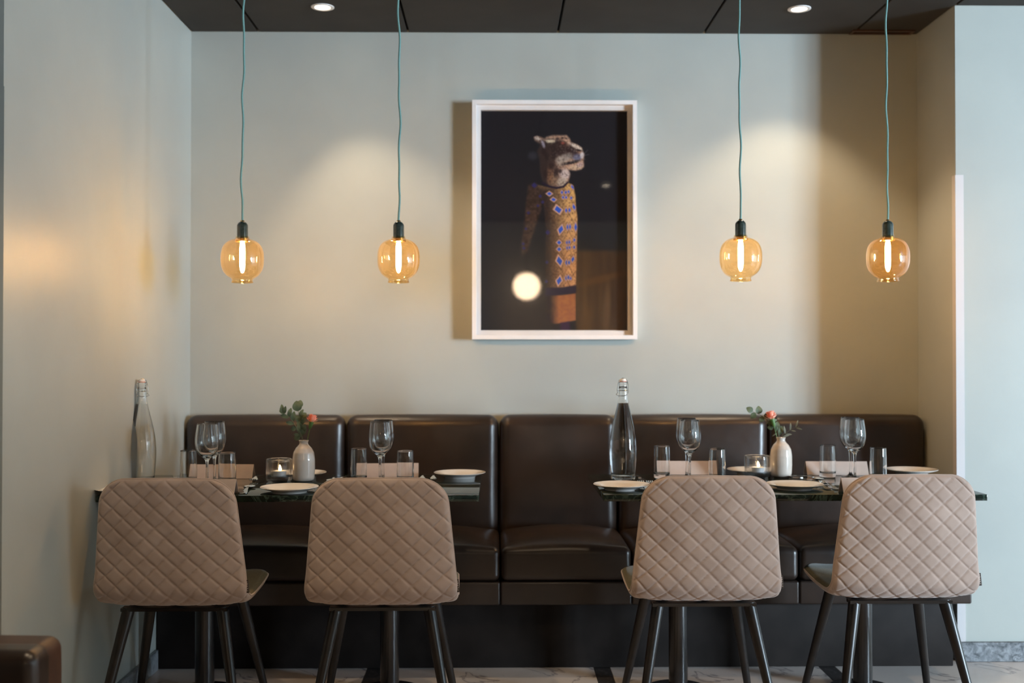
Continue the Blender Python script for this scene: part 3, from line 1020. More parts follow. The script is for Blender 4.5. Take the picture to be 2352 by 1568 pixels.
def prof(s):
    return np.stack([np.interp(s, segl, PR[:, 0]), np.interp(s, segl, PR[:, 1])], -1)


S_BACK = float(np.interp(0.462, -PR[:200, 1] + 0.462 * 2 if False else np.arange(len(PR)), segl)) if False else None
i_b = int(np.argmin(np.abs(PR[:, 0] + 0.150) + (np.arange(len(PR)) < 150) * 9))
S_B = segl[i_b]                 # where backrest upholstery ends and the seat underside begins


WS = np.linspace(0, LP, 400)
WT = np.interp(WS, [0, 0.05, 0.36, 0.44, LP], [0.196, 0.205, 0.235, 0.237, 0.228])
for _ in range(400):
    WT[1:-1] = (WT[:-2] + 2 * WT[1:-1] + WT[2:]) / 4


def half_w(s):
    wd = np.interp(s, WS, WT)
    rc = 0.075
    top_in = np.where(s < rc, rc - np.sqrt(np.maximum(rc ** 2 - (rc - s) ** 2, 0)), 0)
    rf = 0.10
    q = LP - s
    fr_in = np.where(q < rf, rf - np.sqrt(np.maximum(rf ** 2 - (rf - q) ** 2, 0)), 0)
    return wd - top_in - fr_in


def shell_mid(u, s):
    """mid-surface of the seat shell, chair-local: x across, y towards the table"""
    wv = half_w(s)
    xx = u * wv
    pz = prof(s)
    yy, zz = pz[..., 0].copy(), pz[..., 1].copy()
    au = np.abs(xx) / 0.235
    back = np.clip((S_B - s) / 0.14, 0, 1)
    back = back * back * (3 - 2 * back)
    yy = yy + back * 0.030 * au ** 2.4          # sides of the back wrap forward
    zz = zz + (1 - back) * 0.012 * au ** 4      # seat sides curl up
    bend = np.exp(-((s - (S_B - 0.045)) / 0.05) ** 2)
    zz = zz + bend * 0.006 * au ** 5
    # top edge slightly crowned
    zz = zz - np.clip(1 - s / 0.1, 0, 1) * 0.006 * au ** 2
    return np.stack([xx, yy, zz], -1)


def smooth_sqrt(e, R):
    q = np.clip(e / R, 0, 1)
    return np.sqrt(np.maximum(1 - (1 - q) ** 2, 0))


def chair_sheet(name, nu, ns, s0, s1, side, thick, quilt):
    us = np.sin(np.linspace(-1, 1, nu) * math.pi / 2 * 0.92) / math.sin(math.pi / 2 * 0.92)
    tt = np.linspace(0, 1, ns)
    ss = s0 + (s1 - s0) * tt
    if s0 == 0:
        ss = np.sort(np.r_[ss, 0.0015, 0.004, 0.008])
    if s1 >= LP - 1e-6:
        ss = np.sort(np.r_[ss, LP - 0.0015, LP - 0.004, LP - 0.008])
    U, S = np.meshgrid(us, ss)
    P0 = shell_mid(U, S)
    e = 1e-3
    Pu = shell_mid(np.clip(U + e, -1, 1), S) - shell_mid(np.clip(U - e, -1, 1), S)
    Ps = shell_mid(U, np.clip(S + e, 0.012, LP - 0.012)) - shell_mid(U, np.clip(S - e, 0.010, LP - 0.014))
    N = np.cross(Ps, Pu)
    N /= np.linalg.norm(N, axis=-1, keepdims=True) + 1e-12
    # outward (camera side / below) should have negative y on the back
    if N[len(ss) // 3 if s0 == 0 else 0, nu // 2, 1 if s0 == 0 else 2] > 0:
        N = -N
    wv = half_w(S)
    edge = np.minimum((1 - np.abs(U)) * wv, np.minimum(S, LP - S))
    d = thick * smooth_sqrt(edge, 0.020)
    if side < 0:
        N = -N
    if quilt:
        a = P0[..., 0] / 0.063 + S / 0.0605
        b = P0[..., 0] / 0.063 - S / 0.0605
        e1 = 1 - np.abs(2 * (a - np.floor(a)) - 1)
        e2 = 1 - np.abs(2 * (b - np.floor(b)) - 1)
        puff = (1 - np.exp(-e1 / 0.12)) * (1 - np.exp(-e2 / 0.12))
        d = d + 0.0046 * (puff - 0.6) * np.clip(edge / 0.009, 0.1, 1) * np.clip((S_B + 0.06 - S) / 0.06, 0, 1)
    P1 = P0 + N * d[..., None]
    ny_, nx_ = U.shape
    ids = np.arange(nx_ * ny_).reshape(ny_, nx_)
    q = np.stack([ids[:-1, :-1], ids[1:, :-1], ids[1:, 1:], ids[:-1, 1:]], -1).reshape(-1, 4)
    if side < 0:
        q = q[:, ::-1]
    me = mesh_from(name, P1.reshape(-1, 3).tolist(), [tuple(int(k) for k in f) for f in q], True)
    return me


def chair_leg(name, top, foot, r0, r1):
    return tube(name, [Vector(top).lerp(Vector(foot), k / 4) for k in range(5)], [r0 + (r1 - r0) * k / 4 for k in range(5)], 18)


def make_chair(label):
    t = thing('dining_chair', label, 'chair', (0, 0, 0), 0, 'quilted velvet chairs at the two tables')
    obj('backrest', chair_sheet('backrest', 150, 150, 0.0, S_B, 1, 0.016, True), M['velvet'], t)
    obj('seat', chair_sheet('seat', 60, 60, S_B, LP, 1, 0.016, False), M['velvet'], t)
    obj('seat_lining', chair_sheet('seat_lining', 70, 110, 0.0, LP, -1, 0.014, False), M['olive'], t)['label'] = 'olive fabric inner side'
    # piping along the rim
    out = []
    for s in np.linspace(0.004, LP - 0.004, 110):
        out.append(shell_mid(np.array(1.0), np.array(s)))
    for s in (LP - 0.0005,):
        for u in np.linspace(0.98, -0.98, 24):
            out.append(shell_mid(np.array(u), np.array(s)))
    for s in np.linspace(LP - 0.004, 0.004, 110):
        out.append(shell_mid(np.array(-1.0), np.array(s)))
    for u in np.linspace(-0.98, 0.98, 24):
        out.append(shell_mid(np.array(u), np.array(0.0005)))
    out.append(out[0])
    obj('piping', tube('piping', [tuple(p) for p in out], 0.0028, 8, False), M['velvet'], t)
    # leg frame under the seat
    obj('seat_plate', join_boxes('seat_plate', [(-0.165, 0.165, -0.155, -0.115, 0.414, 0.424), (-0.165, 0.165, 0.085, 0.125, 0.414, 0.428), (-0.02, 0.02, -0.12, 0.09, 0.415, 0.424),
                                                (-0.15, -0.11, -0.12, 0.09, 0.415, 0.424), (0.11, 0.15, -0.12, 0.09, 0.415, 0.424)]), M['blackmetal'], t)
    for sx in (-1, 1):
        obj('leg', chair_leg('leg', (sx * 0.145, -0.135, 0.420), (sx * 0.225, -0.235, 0.0), 0.0195, 0.011), M['legwood'], t)
        obj('leg', chair_leg('leg', (sx * 0.145, 0.105, 0.424), (sx * 0.225, 0.205, 0.0), 0.0195, 0.011), M['legwood'], t)
    # stitched leather label on the right seam
    s_t = float(np.interp(0, [0, 1], [0.335, 0.335]))
    p = shell_mid(np.array(1.0), np.array(0.352))
    tg = obj('label_tag', box_mesh('label_tag', -0.001, 0.0075, -0.0010, 0.0010, -0.020, 0.020, 0.0004, 1), M['tag'], t, (float(p[0]) - 0.001, float(p[1]) - 0.001, float(p[2])), (0, math.radians(-5), 0))
    pb = []
    for k in range(5):
        z = -0.014 + k * 0.007
        pb += [(0.0020, 0.0050, -0.0014, -0.00115, z - 0.0004, z + 0.0008), (0.0042 if k % 2 else 0.0020, 0.0050 if k % 2 else 0.0028, -0.0014, -0.00115, z, z + 0.0030)]
    obj('print', join_boxes('tag_print', pb), M['tagprint'], tg)
    return t


chair = make_chair('taupe quilted velvet chair nearest the left wall')
spots = [
    (391, 1250, 0.00, 'taupe quilted velvet chair nearest the left wall'),
    (874, 1250, 0.01, 'taupe quilted velvet chair at the right end of the left table'),
    (1624, 1245, 0.00, 'taupe quilted velvet chair at the left end of the right table'),
    (2081, 1240, 0.00, 'taupe quilted velvet chair in front of the right wall corner')]
for i, (px, py, rz, lab) in enumerate(spots):
    o = chair if i == 0 else copy_tree(chair)
    yb = (3.43, 3.43, 3.475, 3.505)[i]
    p = at(px, py, yb)
    o.location = (p.x, yb + 0.195, 0)
    o.rotation_euler = (0, 0, rz)
    o['label'] = lab

# ------------------------------------------------------------------ tableware prototypes
def plate_me():
    R = 0.0975
    prof_ = [(0, 0.004), (0.050, 0.004), (0.056, 0.0045), (0.066, 0.012), (0.085, 0.0165), (R - 0.001, 0.0200), (R, 0.0190), (R - 0.001, 0.0180), (0.085, 0.0135), (0.068, 0.0085), (0.060, 0.0045),
             (0.058, 0.0), (0.054, 0.0), (0.053, 0.002), (0, 0.002)]
    return lathe('plate', prof_, 56, 60)


PLATE = plate_me()


def place_one(name, me, mat, label, cat, group, loc, rz=0.0):
    o = obj(name, me, mat, None, loc, (0, 0, rz))
    return tag(o, label, cat, group)


G_PL = 'small white plates on the tables'
for (px, py, lab) in (
        (286, 1120, 'small white plate behind the chair nearest the left wall'),
        (665, 1117, 'small white plate in front of the candle on the left table'),
        (690, 1084, 'small white plate behind the flower vase on the left table'),
        (1056, 1084, 'small white plate at the right end of the left table'),
        (1428, 1111, 'small white plate below the clear bottle on the right table'),
        (1728, 1077, 'small white plate behind the candle on the right table'),
        (1825, 1110, 'small white plate in front of the flower vase on the right table'),
        (2094, 1077, 'small white plate at the far right end of the right table')):
    p = on_z(px, py, TZ + 0.019)
    place_one('side_plate', PLATE, M['porcelain'], lab, 'plate', G_PL, (p.x, p.y, TZ))


def smooth_profile(P, n, it=2):
    P = np.array(P, float)
    d = np.r_[0, np.cumsum(np.linalg.norm(np.diff(P, axis=0), axis=1))]
    tt = np.linspace(0, d[-1], n)
    Q_ = np.stack([np.interp(tt, d, P[:, 0]), np.interp(tt, d, P[:, 1])], 1)
    for _ in range(it):
        Q_[1:-1] = (Q_[:-2] + 2 * Q_[1:-1] + Q_[2:]) / 4
    return [tuple(x) for x in Q_]


# wine glass: foot + stem (solid), bowl wall
outer = smooth_profile([(0.033, 0.0012), (0.032, 0.0025), (0.015, 0.0045), (0.0055, 0.010), (0.0042, 0.03), (0.0042, 0.075), (0.0055, 0.095), (0.011, 0.106), (0.024, 0.115), (0.034, 0.128), (0.0395, 0.145), (0.0410, 0.160), (0.0400, 0.180), (0.0365, 0.205), (0.0335, 0.224)], 64, 3)
inner = smooth_profile([(0.0325, 0.224), (0.0353, 0.205), (0.0388, 0.180), (0.0397, 0.160), (0.0382, 0.146), (0.0325, 0.130), (0.023, 0.118), (0.010, 0.1115), (0.0, 0.110)], 36, 2)
inner[-1] = (0.0, inner[-1][1])
WINE = lathe('wine_glass', [(0, 0), (0.0325, 0)] + outer + [(0.0331, 0.2246)] + inner, 44, 70)
TUMB = lathe('tumbler', dense([(0, 0.0), (0.0275, 0.0), (0.0295, 0.0015), (0.0302, 0.006), (0.0305, 0.05), (0.0298, 0.09), (0.0285, 0.1195), (0.0279, 0.1202), (0.0273, 0.1195), (0.0284, 0.09), (0.0288, 0.05), (0.0282, 0.020), (0.0260, 0.0155), (0.015, 0.0135), (0, 0.013)]), 44, 50)
G_W, G_T = 'wine glasses on the tables', 'water tumblers on the tables'
for (px, py, lab) in (
        (476, 973, 'wine glass in front, left of the overlapping pair nearest the left wall'),
        (493, 968, 'wine glass behind, right of the overlapping pair nearest the left wall'),
        (873, 968.5, 'front wine glass of the aligned pair at the right end of the left table'),
        (880, 964.5, 'rear wine glass of the aligned pair at the right end of the left table'),
        (1577, 960.5, 'wine glass, left of the overlapping pair beside the clear bottle'),
        (1584, 965, 'wine glass, right of the overlapping pair beside the clear bottle'),
        (1953, 958.5, 'wine glass, left of the overlapping pair at the right end of the right table'),
        (1963, 962.5, 'wine glass, right of the overlapping pair at the right end of the right table')):
    p = on_z(px, py, TZ + 0.2235)
    place_one('wine_glass', WINE, M['glass'], lab, 'wine glass', G_W, (p.x, p.y, TZ))
for (px, py, lab) in (
        (433, 1034, 'straight water tumbler nearest the left wall'),
        (522, 1039, 'straight water tumbler just right of the wine glasses nearest the left wall'),
        (824, 1030, 'straight water tumbler left of the wine glasses by the left table right end'),
        (931, 1035, 'straight water tumbler right of the wine glasses by the left table right end'),
        (1520, 1024, 'straight water tumbler right beside the clear bottle on the right table'),
        (1647, 1030, 'straight water tumbler left of the candle on the right table'),
        (1901, 1022, 'straight water tumbler right of the flower vase on the right table'),
        (2017, 1028, 'straight water tumbler at the far right, beside the end plate')):
    p = on_z(px, py, TZ + 0.1195)
    place_one('tumbler', TUMB, M['glass'], lab, 'tumbler', G_T, (p.x, p.y, TZ))

# swing-top bottles
BO = smooth_profile([(0.046, 0.002), (0.0465, 0.006), (0.0445, 0.016), (0.0465, 0.030), (0.0500, 0.075), (0.0510, 0.105), (0.0490, 0.145), (0.0430, 0.185), (0.0340, 0.225), (0.0245, 0.262), (0.0185, 0.290), (0.0170, 0.310), (0.0165, 0.330)], 70, 2)
neck = [(0.0172, 0.331), (0.0178, 0.334), (0.0172, 0.337), (0.0150, 0.339), (0.0150, 0.350), (0.0165, 0.352), (0.0165, 0.358), (0.0150, 0.360), (0.0120, 0.360), (0.0115, 0.340), (0.0125, 0.310)]
BI = smooth_profile([(0.0125, 0.310), (0.0140, 0.290), (0.0205, 0.262), (0.0300, 0.225), (0.0390, 0.185), (0.0450, 0.145), (0.0470, 0.105), (0.0460, 0.075), (0.0425, 0.032), (0.040, 0.016), (0.030, 0.011), (0.0, 0.014)], 60, 2)
BI[-1] = (0.0, BI[-1][1])
BOTTLE = lathe('bottle_body', [(0, 0.006), (0.030, 0.004), (0.040, 0.0)] + BO + neck + BI, 52, 50)
wl = 0.282
BW = [(0.0, wl)] + [(max(r, 0) + 0.0004, z) for r, z in BI if z <= wl]
BW[1] = (BW[1][0], wl)
BW[-1] = (0.0, BW[-1][1] - 0.0004)
WATER = lathe('bottle_water', BW, 52, 50)


def bottle(px, Y, label, turn):
    p = at(px, 1000, Y)
    t = thing('swing_top_bottle', label, 'bottle', (p.x, Y, TZ), turn, 'clear swing-top water bottles')
    obj('bottle_body', BOTTLE, M['glass'], t)
    obj('water', WATER, M['water'], t)
    obj('stopper', lathe('stopper', [(0, 0.373), (0.009, 0.372), (0.0125, 0.368), (0.0130, 0.3635), (0, 0.3632)], 24), M['porcelain'], t)
    obj('gasket', lathe('gasket', [(0, 0.3630), (0.0125, 0.3628), (0.0125, 0.3604), (0, 0.3602)], 24), M['pink'], t)
    # wire bail: collar, side levers, top bow
    ring = [(0.0185 * math.cos(a), 0.0185 * math.sin(a), 0.329) for a in np.linspace(0, 2 * math.pi, 33)]
    obj('wire_collar', tube('wire_collar', ring, 0.0011, 6, False), M['steel'], t)
    bail = [(-0.0195, -0.002, 0.318), (-0.0215, -0.004, 0.330), (-0.0195, 0, 0.352), (-0.0150, 0, 0.367), (0, 0, 0.3745), (0.0150, 0, 0.367), (0.0195, 0, 0.352), (0.0215, -0.004, 0.330), (0.0195, -0.002, 0.318)]
    obj('wire_bail', tube('wire_bail', bail, 0.0011, 6), M['steel'], t)
    lev = [(-0.0200, 0, 0.320), (-0.0215, -0.016, 0.314), (-0.010, -0.0225, 0.309), (0.010, -0.0225, 0.309), (0.0215, -0.016, 0.314), (0.0200, 0, 0.320)]
    obj('wire_lever', tube('wire_lever', lev, 0.0012, 6), M['steel'], t)
    return t


bottle(325.5, 4.06, 'clear swing-top water bottle standing by the left wall', 0.6)
bottle(1431, 4.12, 'clear swing-top water bottle at the left end of the right table', -0.4)

# candle holders
HOLD = lathe('candle_glass', dense([(0, 0.0), (0.040, 0.0), (0.0455, 0.003), (0.0475, 0.010), (0.0478, 0.070), (0.0470, 0.0795), (0.0445, 0.0810), (0.0415, 0.0790), (0.0400, 0.070), (0.0395, 0.022), (0.036, 0.0165), (0, 0.0155)]), 48, 45)
CUP = lathe('tealight_cup', [(0, 0.0), (0.0185, 0.0), (0.0195, 0.001), (0.0203, 0.0175), (0.0208, 0.0182), (0.0198, 0.0182), (0.0190, 0.0150), (0, 0.0150)], 36, 40)
WAXM = lathe('wax', [(0, 0.0145), (0.0190, 0.0145), (0.0188, 0.0160), (0.008, 0.0152), (0, 0.0152)], 32, 40)
FLAME = lathe('flame', [(0, 0.0185), (0.0022, 0.0205), (0.0032, 0.0240), (0.0025, 0.0290), (0.0010, 0.0345), (0, 0.0365)], 16, 80)
WICK = lathe('wick', [(0, 0.0150), (0.0006, 0.0150), (0.0006, 0.0195), (0, 0.0195)], 8)
for (px, py, lab, lab2) in ((641, 1104, 'thick round glass candle holder on the left table', 'lit tealight in the glass holder on the left table'),
                            (1739, 1095, 'thick round glass candle holder on the right table', 'lit tealight in the glass holder on the right table')):
    p = on_z(px, py, TZ)
    place_one('candle_holder', HOLD, M['candleglass'], lab, 'candle holder', 'glass candle holders', (p.x, p.y, TZ))
    t = thing('tealight', lab2, 'candle', (p.x + 0.003, p.y - 0.002, TZ + 0.0166), 0, 'lit tealights')
    t.scale = (1.15, 1.15, 1.15)
    obj('metal_cup', CUP, M['alu'], t)
    obj('wax', WAXM, M['wax'], t)
    obj('wick', WICK, M['tag'], t)
    obj('flame', FLAME, M['flame'], t)

# vases with a carnation and eucalyptus
VASE = lathe('vase', smooth_profile([(0.030, 0.0005), (0.0365, 0.003), (0.0395, 0.012), (0.0412, 0.045), (0.0410, 0.080), (0.0375, 0.104), (0.0290, 0.120), (0.0200, 0.129), (0.0158, 0.135), (0.0152, 0.139), (0.0170, 0.145), (0.0182, 0.148)], 60, 1)
             + [(0.0172, 0.1488), (0.0160, 0.146), (0.0135, 0.139), (0.0140, 0.133), (0.026, 0.119), (0.034, 0.102), (0.0375, 0.080), (0.0375, 0.015), (0, 0.006)], 48, 60)


def leaf_me(name, L, W, fold=0.15, roundness=1.0):
    n = 10
    vs_, fs = [], []
    for i in range(n + 1):
        t = i / n
        wv = W / 2 * (math.sin(math.pi * t ** (0.85 * roundness)) ** 0.75 if 0 < t < 1 else 0.0)
        z = 0.10 * L * math.sin(math.pi * t)
        for k, u in enumerate((-1, -0.5, 0, 0.5, 1)):
            vs_.append((u * wv, t * L, z + abs(u) * wv * fold))
    for i in range(n):
        for k in range(4):
            a = i * 5 + k
            fs.append((a, a + 1, a + 6, a + 5))
    n0 = len(vs_)
    vs_ += [(x, y, z - 0.0005) for x, y, z in vs_]
    fs += [tuple(n0 + i for i in reversed(f)) for f in fs]
    return mesh_from(name, vs_, fs, True)


LEAF_R = leaf_me('leaf_round', 0.030, 0.026, 0.12, 0.9)
LEAF_O = leaf_me('leaf_oval', 0.032, 0.015, 0.15, 1.0)
LEAF_N = leaf_me('leaf_narrow', 0.026, 0.006, 0.1, 1.0)


def orient(o, d, nrm):
    d = Vector(d).normalized()
    n_ = Vector(nrm)
    n_ = (n_ - d * n_.dot(d)).normalized()
    x_ = d.cross(n_)
    o.rotation_euler = Matrix((x_, d, n_)).transposed().to_euler()


def vase(px, py, vlabel, Ys):
    p = on_z(px, py, TZ)
    v = tag(obj('flower_vase', VASE, M['stoneware'], None, (p.x, p.y, TZ)), vlabel, 'vase', 'cream bottle-shaped vases')
    return p


def sprig(name, label, p, pts_px, mat_stem, leaves, rad=0.0011, dy=0.0):
    """a stem through photo points at the vase's distance, leaves along it (thing-level object with parts)"""
    t = thing(name, label, 'foliage', (p.x, p.y, TZ + 0.04), 0)
    base = Vector((p.x, p.y, TZ + 0.04))
    pts = [Vector((0.004 * (1 if dy > 0 else -1), 0, 0.0))]
    for k, (x, y) in enumerate(pts_px):
        q = at(x, y, p.y) - base
        q.y = dy * (k + 1) / len(pts_px)
        pts.append(q)
    P = catmull(np.array([tuple(q) for q in pts]), 6)
    obj('stem', tube('stem', [tuple(q) for q in P], [rad * (1.2 - 0.6 * i / len(P)) for i in range(len(P))], 8), mat_stem, t)
    for (x, y, ang, me, mat, tilt, sc_) in leaves:
        # leaf base at photo point (x, y); ang in degrees, direction in the picture plane (0 = up, + = right)
        q = at(x, y, p.y) - base
        kk = min(range(len(P)), key=lambda i: (P[i][0] - q.x) ** 2 + (P[i][2] - q.z) ** 2)
        q.y = P[kk][1]
        o = obj('leaf', me, mat, t, q)
        a = math.radians(ang)
        d = Vector((math.sin(a), tilt * 0.5, math.cos(a)))
        orient(o, d, Vector((0.25 * math.cos(a) * tilt, -1, 0.25)))
        o.scale = (sc_, sc_, sc_)
    return t


def carnation(label, p, px, py, scale, lean, seed):
    hp = at(px, py, p.y)                      # centre of the bloom
    base = Vector((p.x, p.y, TZ + 0.04))
    t = thing('carnation', label, 'flower', tuple(base), 0, 'coral carnations in the vases')
    rel = hp - base
    ax = (rel - Vector((0, 0, 0.06))).normalized()
    s = scale
    cal0 = rel - ax * 0.040 * s
    obj('stem', tube('stem', [(0, 0, 0), (rel.x * 0.25, 0, rel.z * 0.45), tuple(cal0)], 0.0014, 8), M['calyx'], t)
    cal = obj('calyx', lathe('calyx', [(0, 0), (0.0035 * s, 0.001 * s), (0.0068 * s, 0.010 * s), (0.0080 * s, 0.020 * s), (0.0095 * s, 0.030 * s), (0.006 * s, 0.028 * s), (0, 0.024 * s)], 20, 60), M['calyx'], t, cal0)
    cal.rotation_euler = Vector((0, 0, 1)).rotation_difference(ax).to_euler()
    rnd = random.Random(seed)
    # ruffled petals in layered whorls
    for layer, (cnt, R, hgt, tilt) in enumerate(((6, 0.021, 0.010, 1.15), (6, 0.019, 0.017, 0.80), (5, 0.015, 0.021, 0.45), (4, 0.010, 0.023, 0.2))):
        for k in range(cnt):
            a0_ = 2 * math.pi * (k + 0.5 * (layer % 2)) / cnt + rnd.uniform(-.15, .15)
            span = 2 * math.pi / cnt * 0.72
            vs_, fs = [], []
            nr, na = 6, 14
            ph = rnd.uniform(0, 6)
            for i in range(nr + 1):
                f = i / nr
                for j in range(na + 1):
                    a = a0_ + span * (j / na - 0.5) * (0.35 + 0.9 * f)
                    ruf = f ** 2 * (0.0022 * math.sin(j * 1.9 + ph) + 0.0010 * math.sin(j * 4.1 + ph))
                    rr = 0.004 + (R - 0.004) * math.sin(f * tilt * 1.2 + 0.02) / math.sin(tilt * 1.2 + 0.02)
                    zz = -0.008 + (hgt + 0.008) * f - (0.004 * f ** 3 if layer < 2 else 0) + ruf
                    rr += 0.6 * ruf
                    vs_.append((rr * s * math.cos(a), rr * s * math.sin(a), zz * s))
            for i in range(nr):
                for j in range(na):
                    b_ = i * (na + 1) + j
                    fs.append((b_, b_ + 1, b_ + na + 2, b_ + na + 1))
            o = obj('petal', mesh_from('petal', vs_, fs, True), M['petal'], t, rel - ax * 0.006 * s)
            o.rotation_euler = Vector((0, 0, 1)).rotation_difference(ax).to_euler()
    return t


v1 = vase(697.5, 1104, 'cream bottle-shaped vase on the left table', 0)
v2 = vase(1794, 1094, 'cream bottle-shaped vase on the right table', 0)
R_, O_, N_ = LEAF_R, LEAF_O, LEAF_N
ml, mp_ = M['leaf'], M['leafpale']
sprig('eucalyptus_sprig', 'round-leaved eucalyptus sprig standing tall in the left vase', v1, ((694, 1006), (690, 975), (684, 948), (680, 925)), M['stem'], [
    (682, 945, -8, R_, ml, .3, 1.35), (684, 936, 12, R_, ml, .9, 1.0), (688, 962, 45, R_, ml, .4, 1.05), (690, 975, 35, O_, ml, -.3, 1.2), (688, 968, -35, R_, ml, .3, .9), (692, 990, 30, R_, ml, -.2, 1.0),
    (690, 985, -20, O_, ml, .4, 1.2), (693, 1000, 25, O_, ml, .2, 1.1), (694, 1004, -40, O_, mp_, .4, .7), (686, 955, 30, O_, mp_, .6, .9), (694, 1000, -8, R_, ml, .1, 1.0)], 0.0013, 0.02)
sprig('eucalyptus_sprig', 'loose eucalyptus sprig leaning left in the left vase', v1, ((693, 1005), (682, 982), (672, 965), (660, 953), (650, 944)), M['stem'], [
    (651, 945, -10, O_, ml, .4, .9), (655, 949, 10, O_, ml, -.2, .9), (656, 950, -60, O_, ml, .3, .8), (664, 957, 15, O_, ml, .3, 1.1), (664, 958, -75, O_, ml, .2, 1.0), (673, 967, 8, O_, ml, .3, 1.2), (676, 973, -80, O_, ml, .2, 1.0),
    (681, 983, -100, R_, mp_, .5, .75), (686, 992, 0, O_, ml, .3, 1.0), (688, 999, -80, O_, mp_, .2, .7), (651, 944, -35, R_, M['calyx'], .2, .55), (690, 1002, -110, R_, ml, .6, .9)], 0.0011, -0.015)
carnation('coral carnation leaning right in the left vase', v1, 717, 962, 0.95, 0, 7)
sprig('eucalyptus_sprig', 'round-leaved eucalyptus sprig leaning left in the right vase', v2, ((1790, 1003), (1778, 980), (1764, 965), (1748, 953), (1728, 944)), M['stem'], [
    (1731, 946, -55, R_, mp_, .3, .95), (1745, 951, 0, R_, mp_, .3, 1.05), (1738, 949, -140, R_, ml, .3, .9), (1755, 957, -150, R_, ml, .3, .8), (1760, 960, 20, R_, ml, .3, .7), (1768, 968, 80, O_, ml, .2, 1.0), (1768, 966, -140, N_, mp_, .3, .8),
    (1778, 981, -95, R_, ml, .5, .8), (1776, 978, -60, O_, mp_, .3, .8), (1782, 985, 20, R_, ml, .3, 1.0), (1786, 994, 40, R_, ml, .3, 1.1), (1785, 995, -125, N_, mp_, .3, .8), (1790, 1000, 15, O_, ml, .3, 1.1)], 0.0012, 0.018)
sprig('eucalyptus_sprig', 'narrow-leaved sprig leaning right in the right vase', v2, ((1796, 1003), (1804, 995), (1815, 986), (1826, 981), (1834, 979)), M['stem'], [
    (1826, 981, 20, N_, mp_, .2, 1.15), (1814, 988, 5, N_, mp_, .2, 1.15), (1803, 996, -8, N_, mp_, .2, 1.2), (1804, 997, 92, N_, mp_, .3, 1.0), (1827, 982, 105, N_, ml, .2, 1.0), (1816, 988, 100, N_, ml, .3, .8), (1797, 1003, 75, N_, ml, .2, 1.2)], 0.0008, -0.01)
carnation('coral carnation leaning left in the right vase', v2, 1771, 955, 1.05, 0, 12)


# folded tent cards
def tent_me():
    L, h, w2, th = 0.235, 0.050, 0.030, 0.0012
    A = [(-w2, 0), (-w2 * 0.06, h), (w2 * 0.06, h), (w2, 0), (w2 - th * 1.6, 0), (0, h - th * 2.2), (-w2 + th * 1.6, 0)]
    vs_, fs = [], []
    for x in (-L / 2, L / 2):
        vs_ += [(x, y, z) for y, z in A]
    n = len(A)
    for i in range(n):
        j = (i + 1) % n
        fs.append((i, n + i, n + j, j))
    fs += [(0, 1, 5, 6), (1, 2, 5), (2, 3, 4, 5)]
    fs += [(n + 6, n + 5, n + 1, n), (n + 5, n + 2, n + 1), (n + 5, n + 4, n + 3, n + 2)]
    me = mesh_from('tent_card', vs_, fs, False)
    bm = bmesh.new()
    bm.from_mesh(me)
    bmesh.ops.recalc_face_normals(bm, faces=bm.faces)
    bm.to_mesh(me)
    bm.free()
    return me


TENT = tent_me()
for (px, py, dy, rz, lab) in (
        (506, 1099, 0.03, 0.00, 'beige folded tent card behind the wine glasses nearest the left wall'),
        (888, 1096, 0.03, 0.06, 'beige folded tent card behind the aligned wine glasses on the left table'),
        (1578, 1090, 0.03, -0.02, 'beige folded tent card behind the wine glasses beside the clear bottle'),
        (1926, 1091, 0.03, -0.03, 'beige folded tent card behind the wine glasses at the far right'),
        (462, 0, 3.684, -0.05, 'beige folded tent card hidden behind the chair nearest the left wall'),
        (846, 0, 3.715, 0.05, 'beige folded tent card just above the chair at the left table right end'),
        (1610, 0, 3.715, 0.0, 'beige folded tent card just above the chair at the right table left end'),
        (2012, 0, 3.700, 0.0, 'beige folded tent card behind the chair by the right wall corner')):
    if py == 0:
        q = at(px, 1110, dy)
        place_one('tent_card', TENT, M['card'], lab, 'tent card', 'beige folded tent cards', (q.x, dy, TZ + 0.0002), rz)
        continue
    p = on_z(px, py, TZ)
    place_one('tent_card', TENT, M['card'], lab, 'tent card', 'beige folded tent cards', (p.x, p.y + dy, TZ + 0.0002), rz)


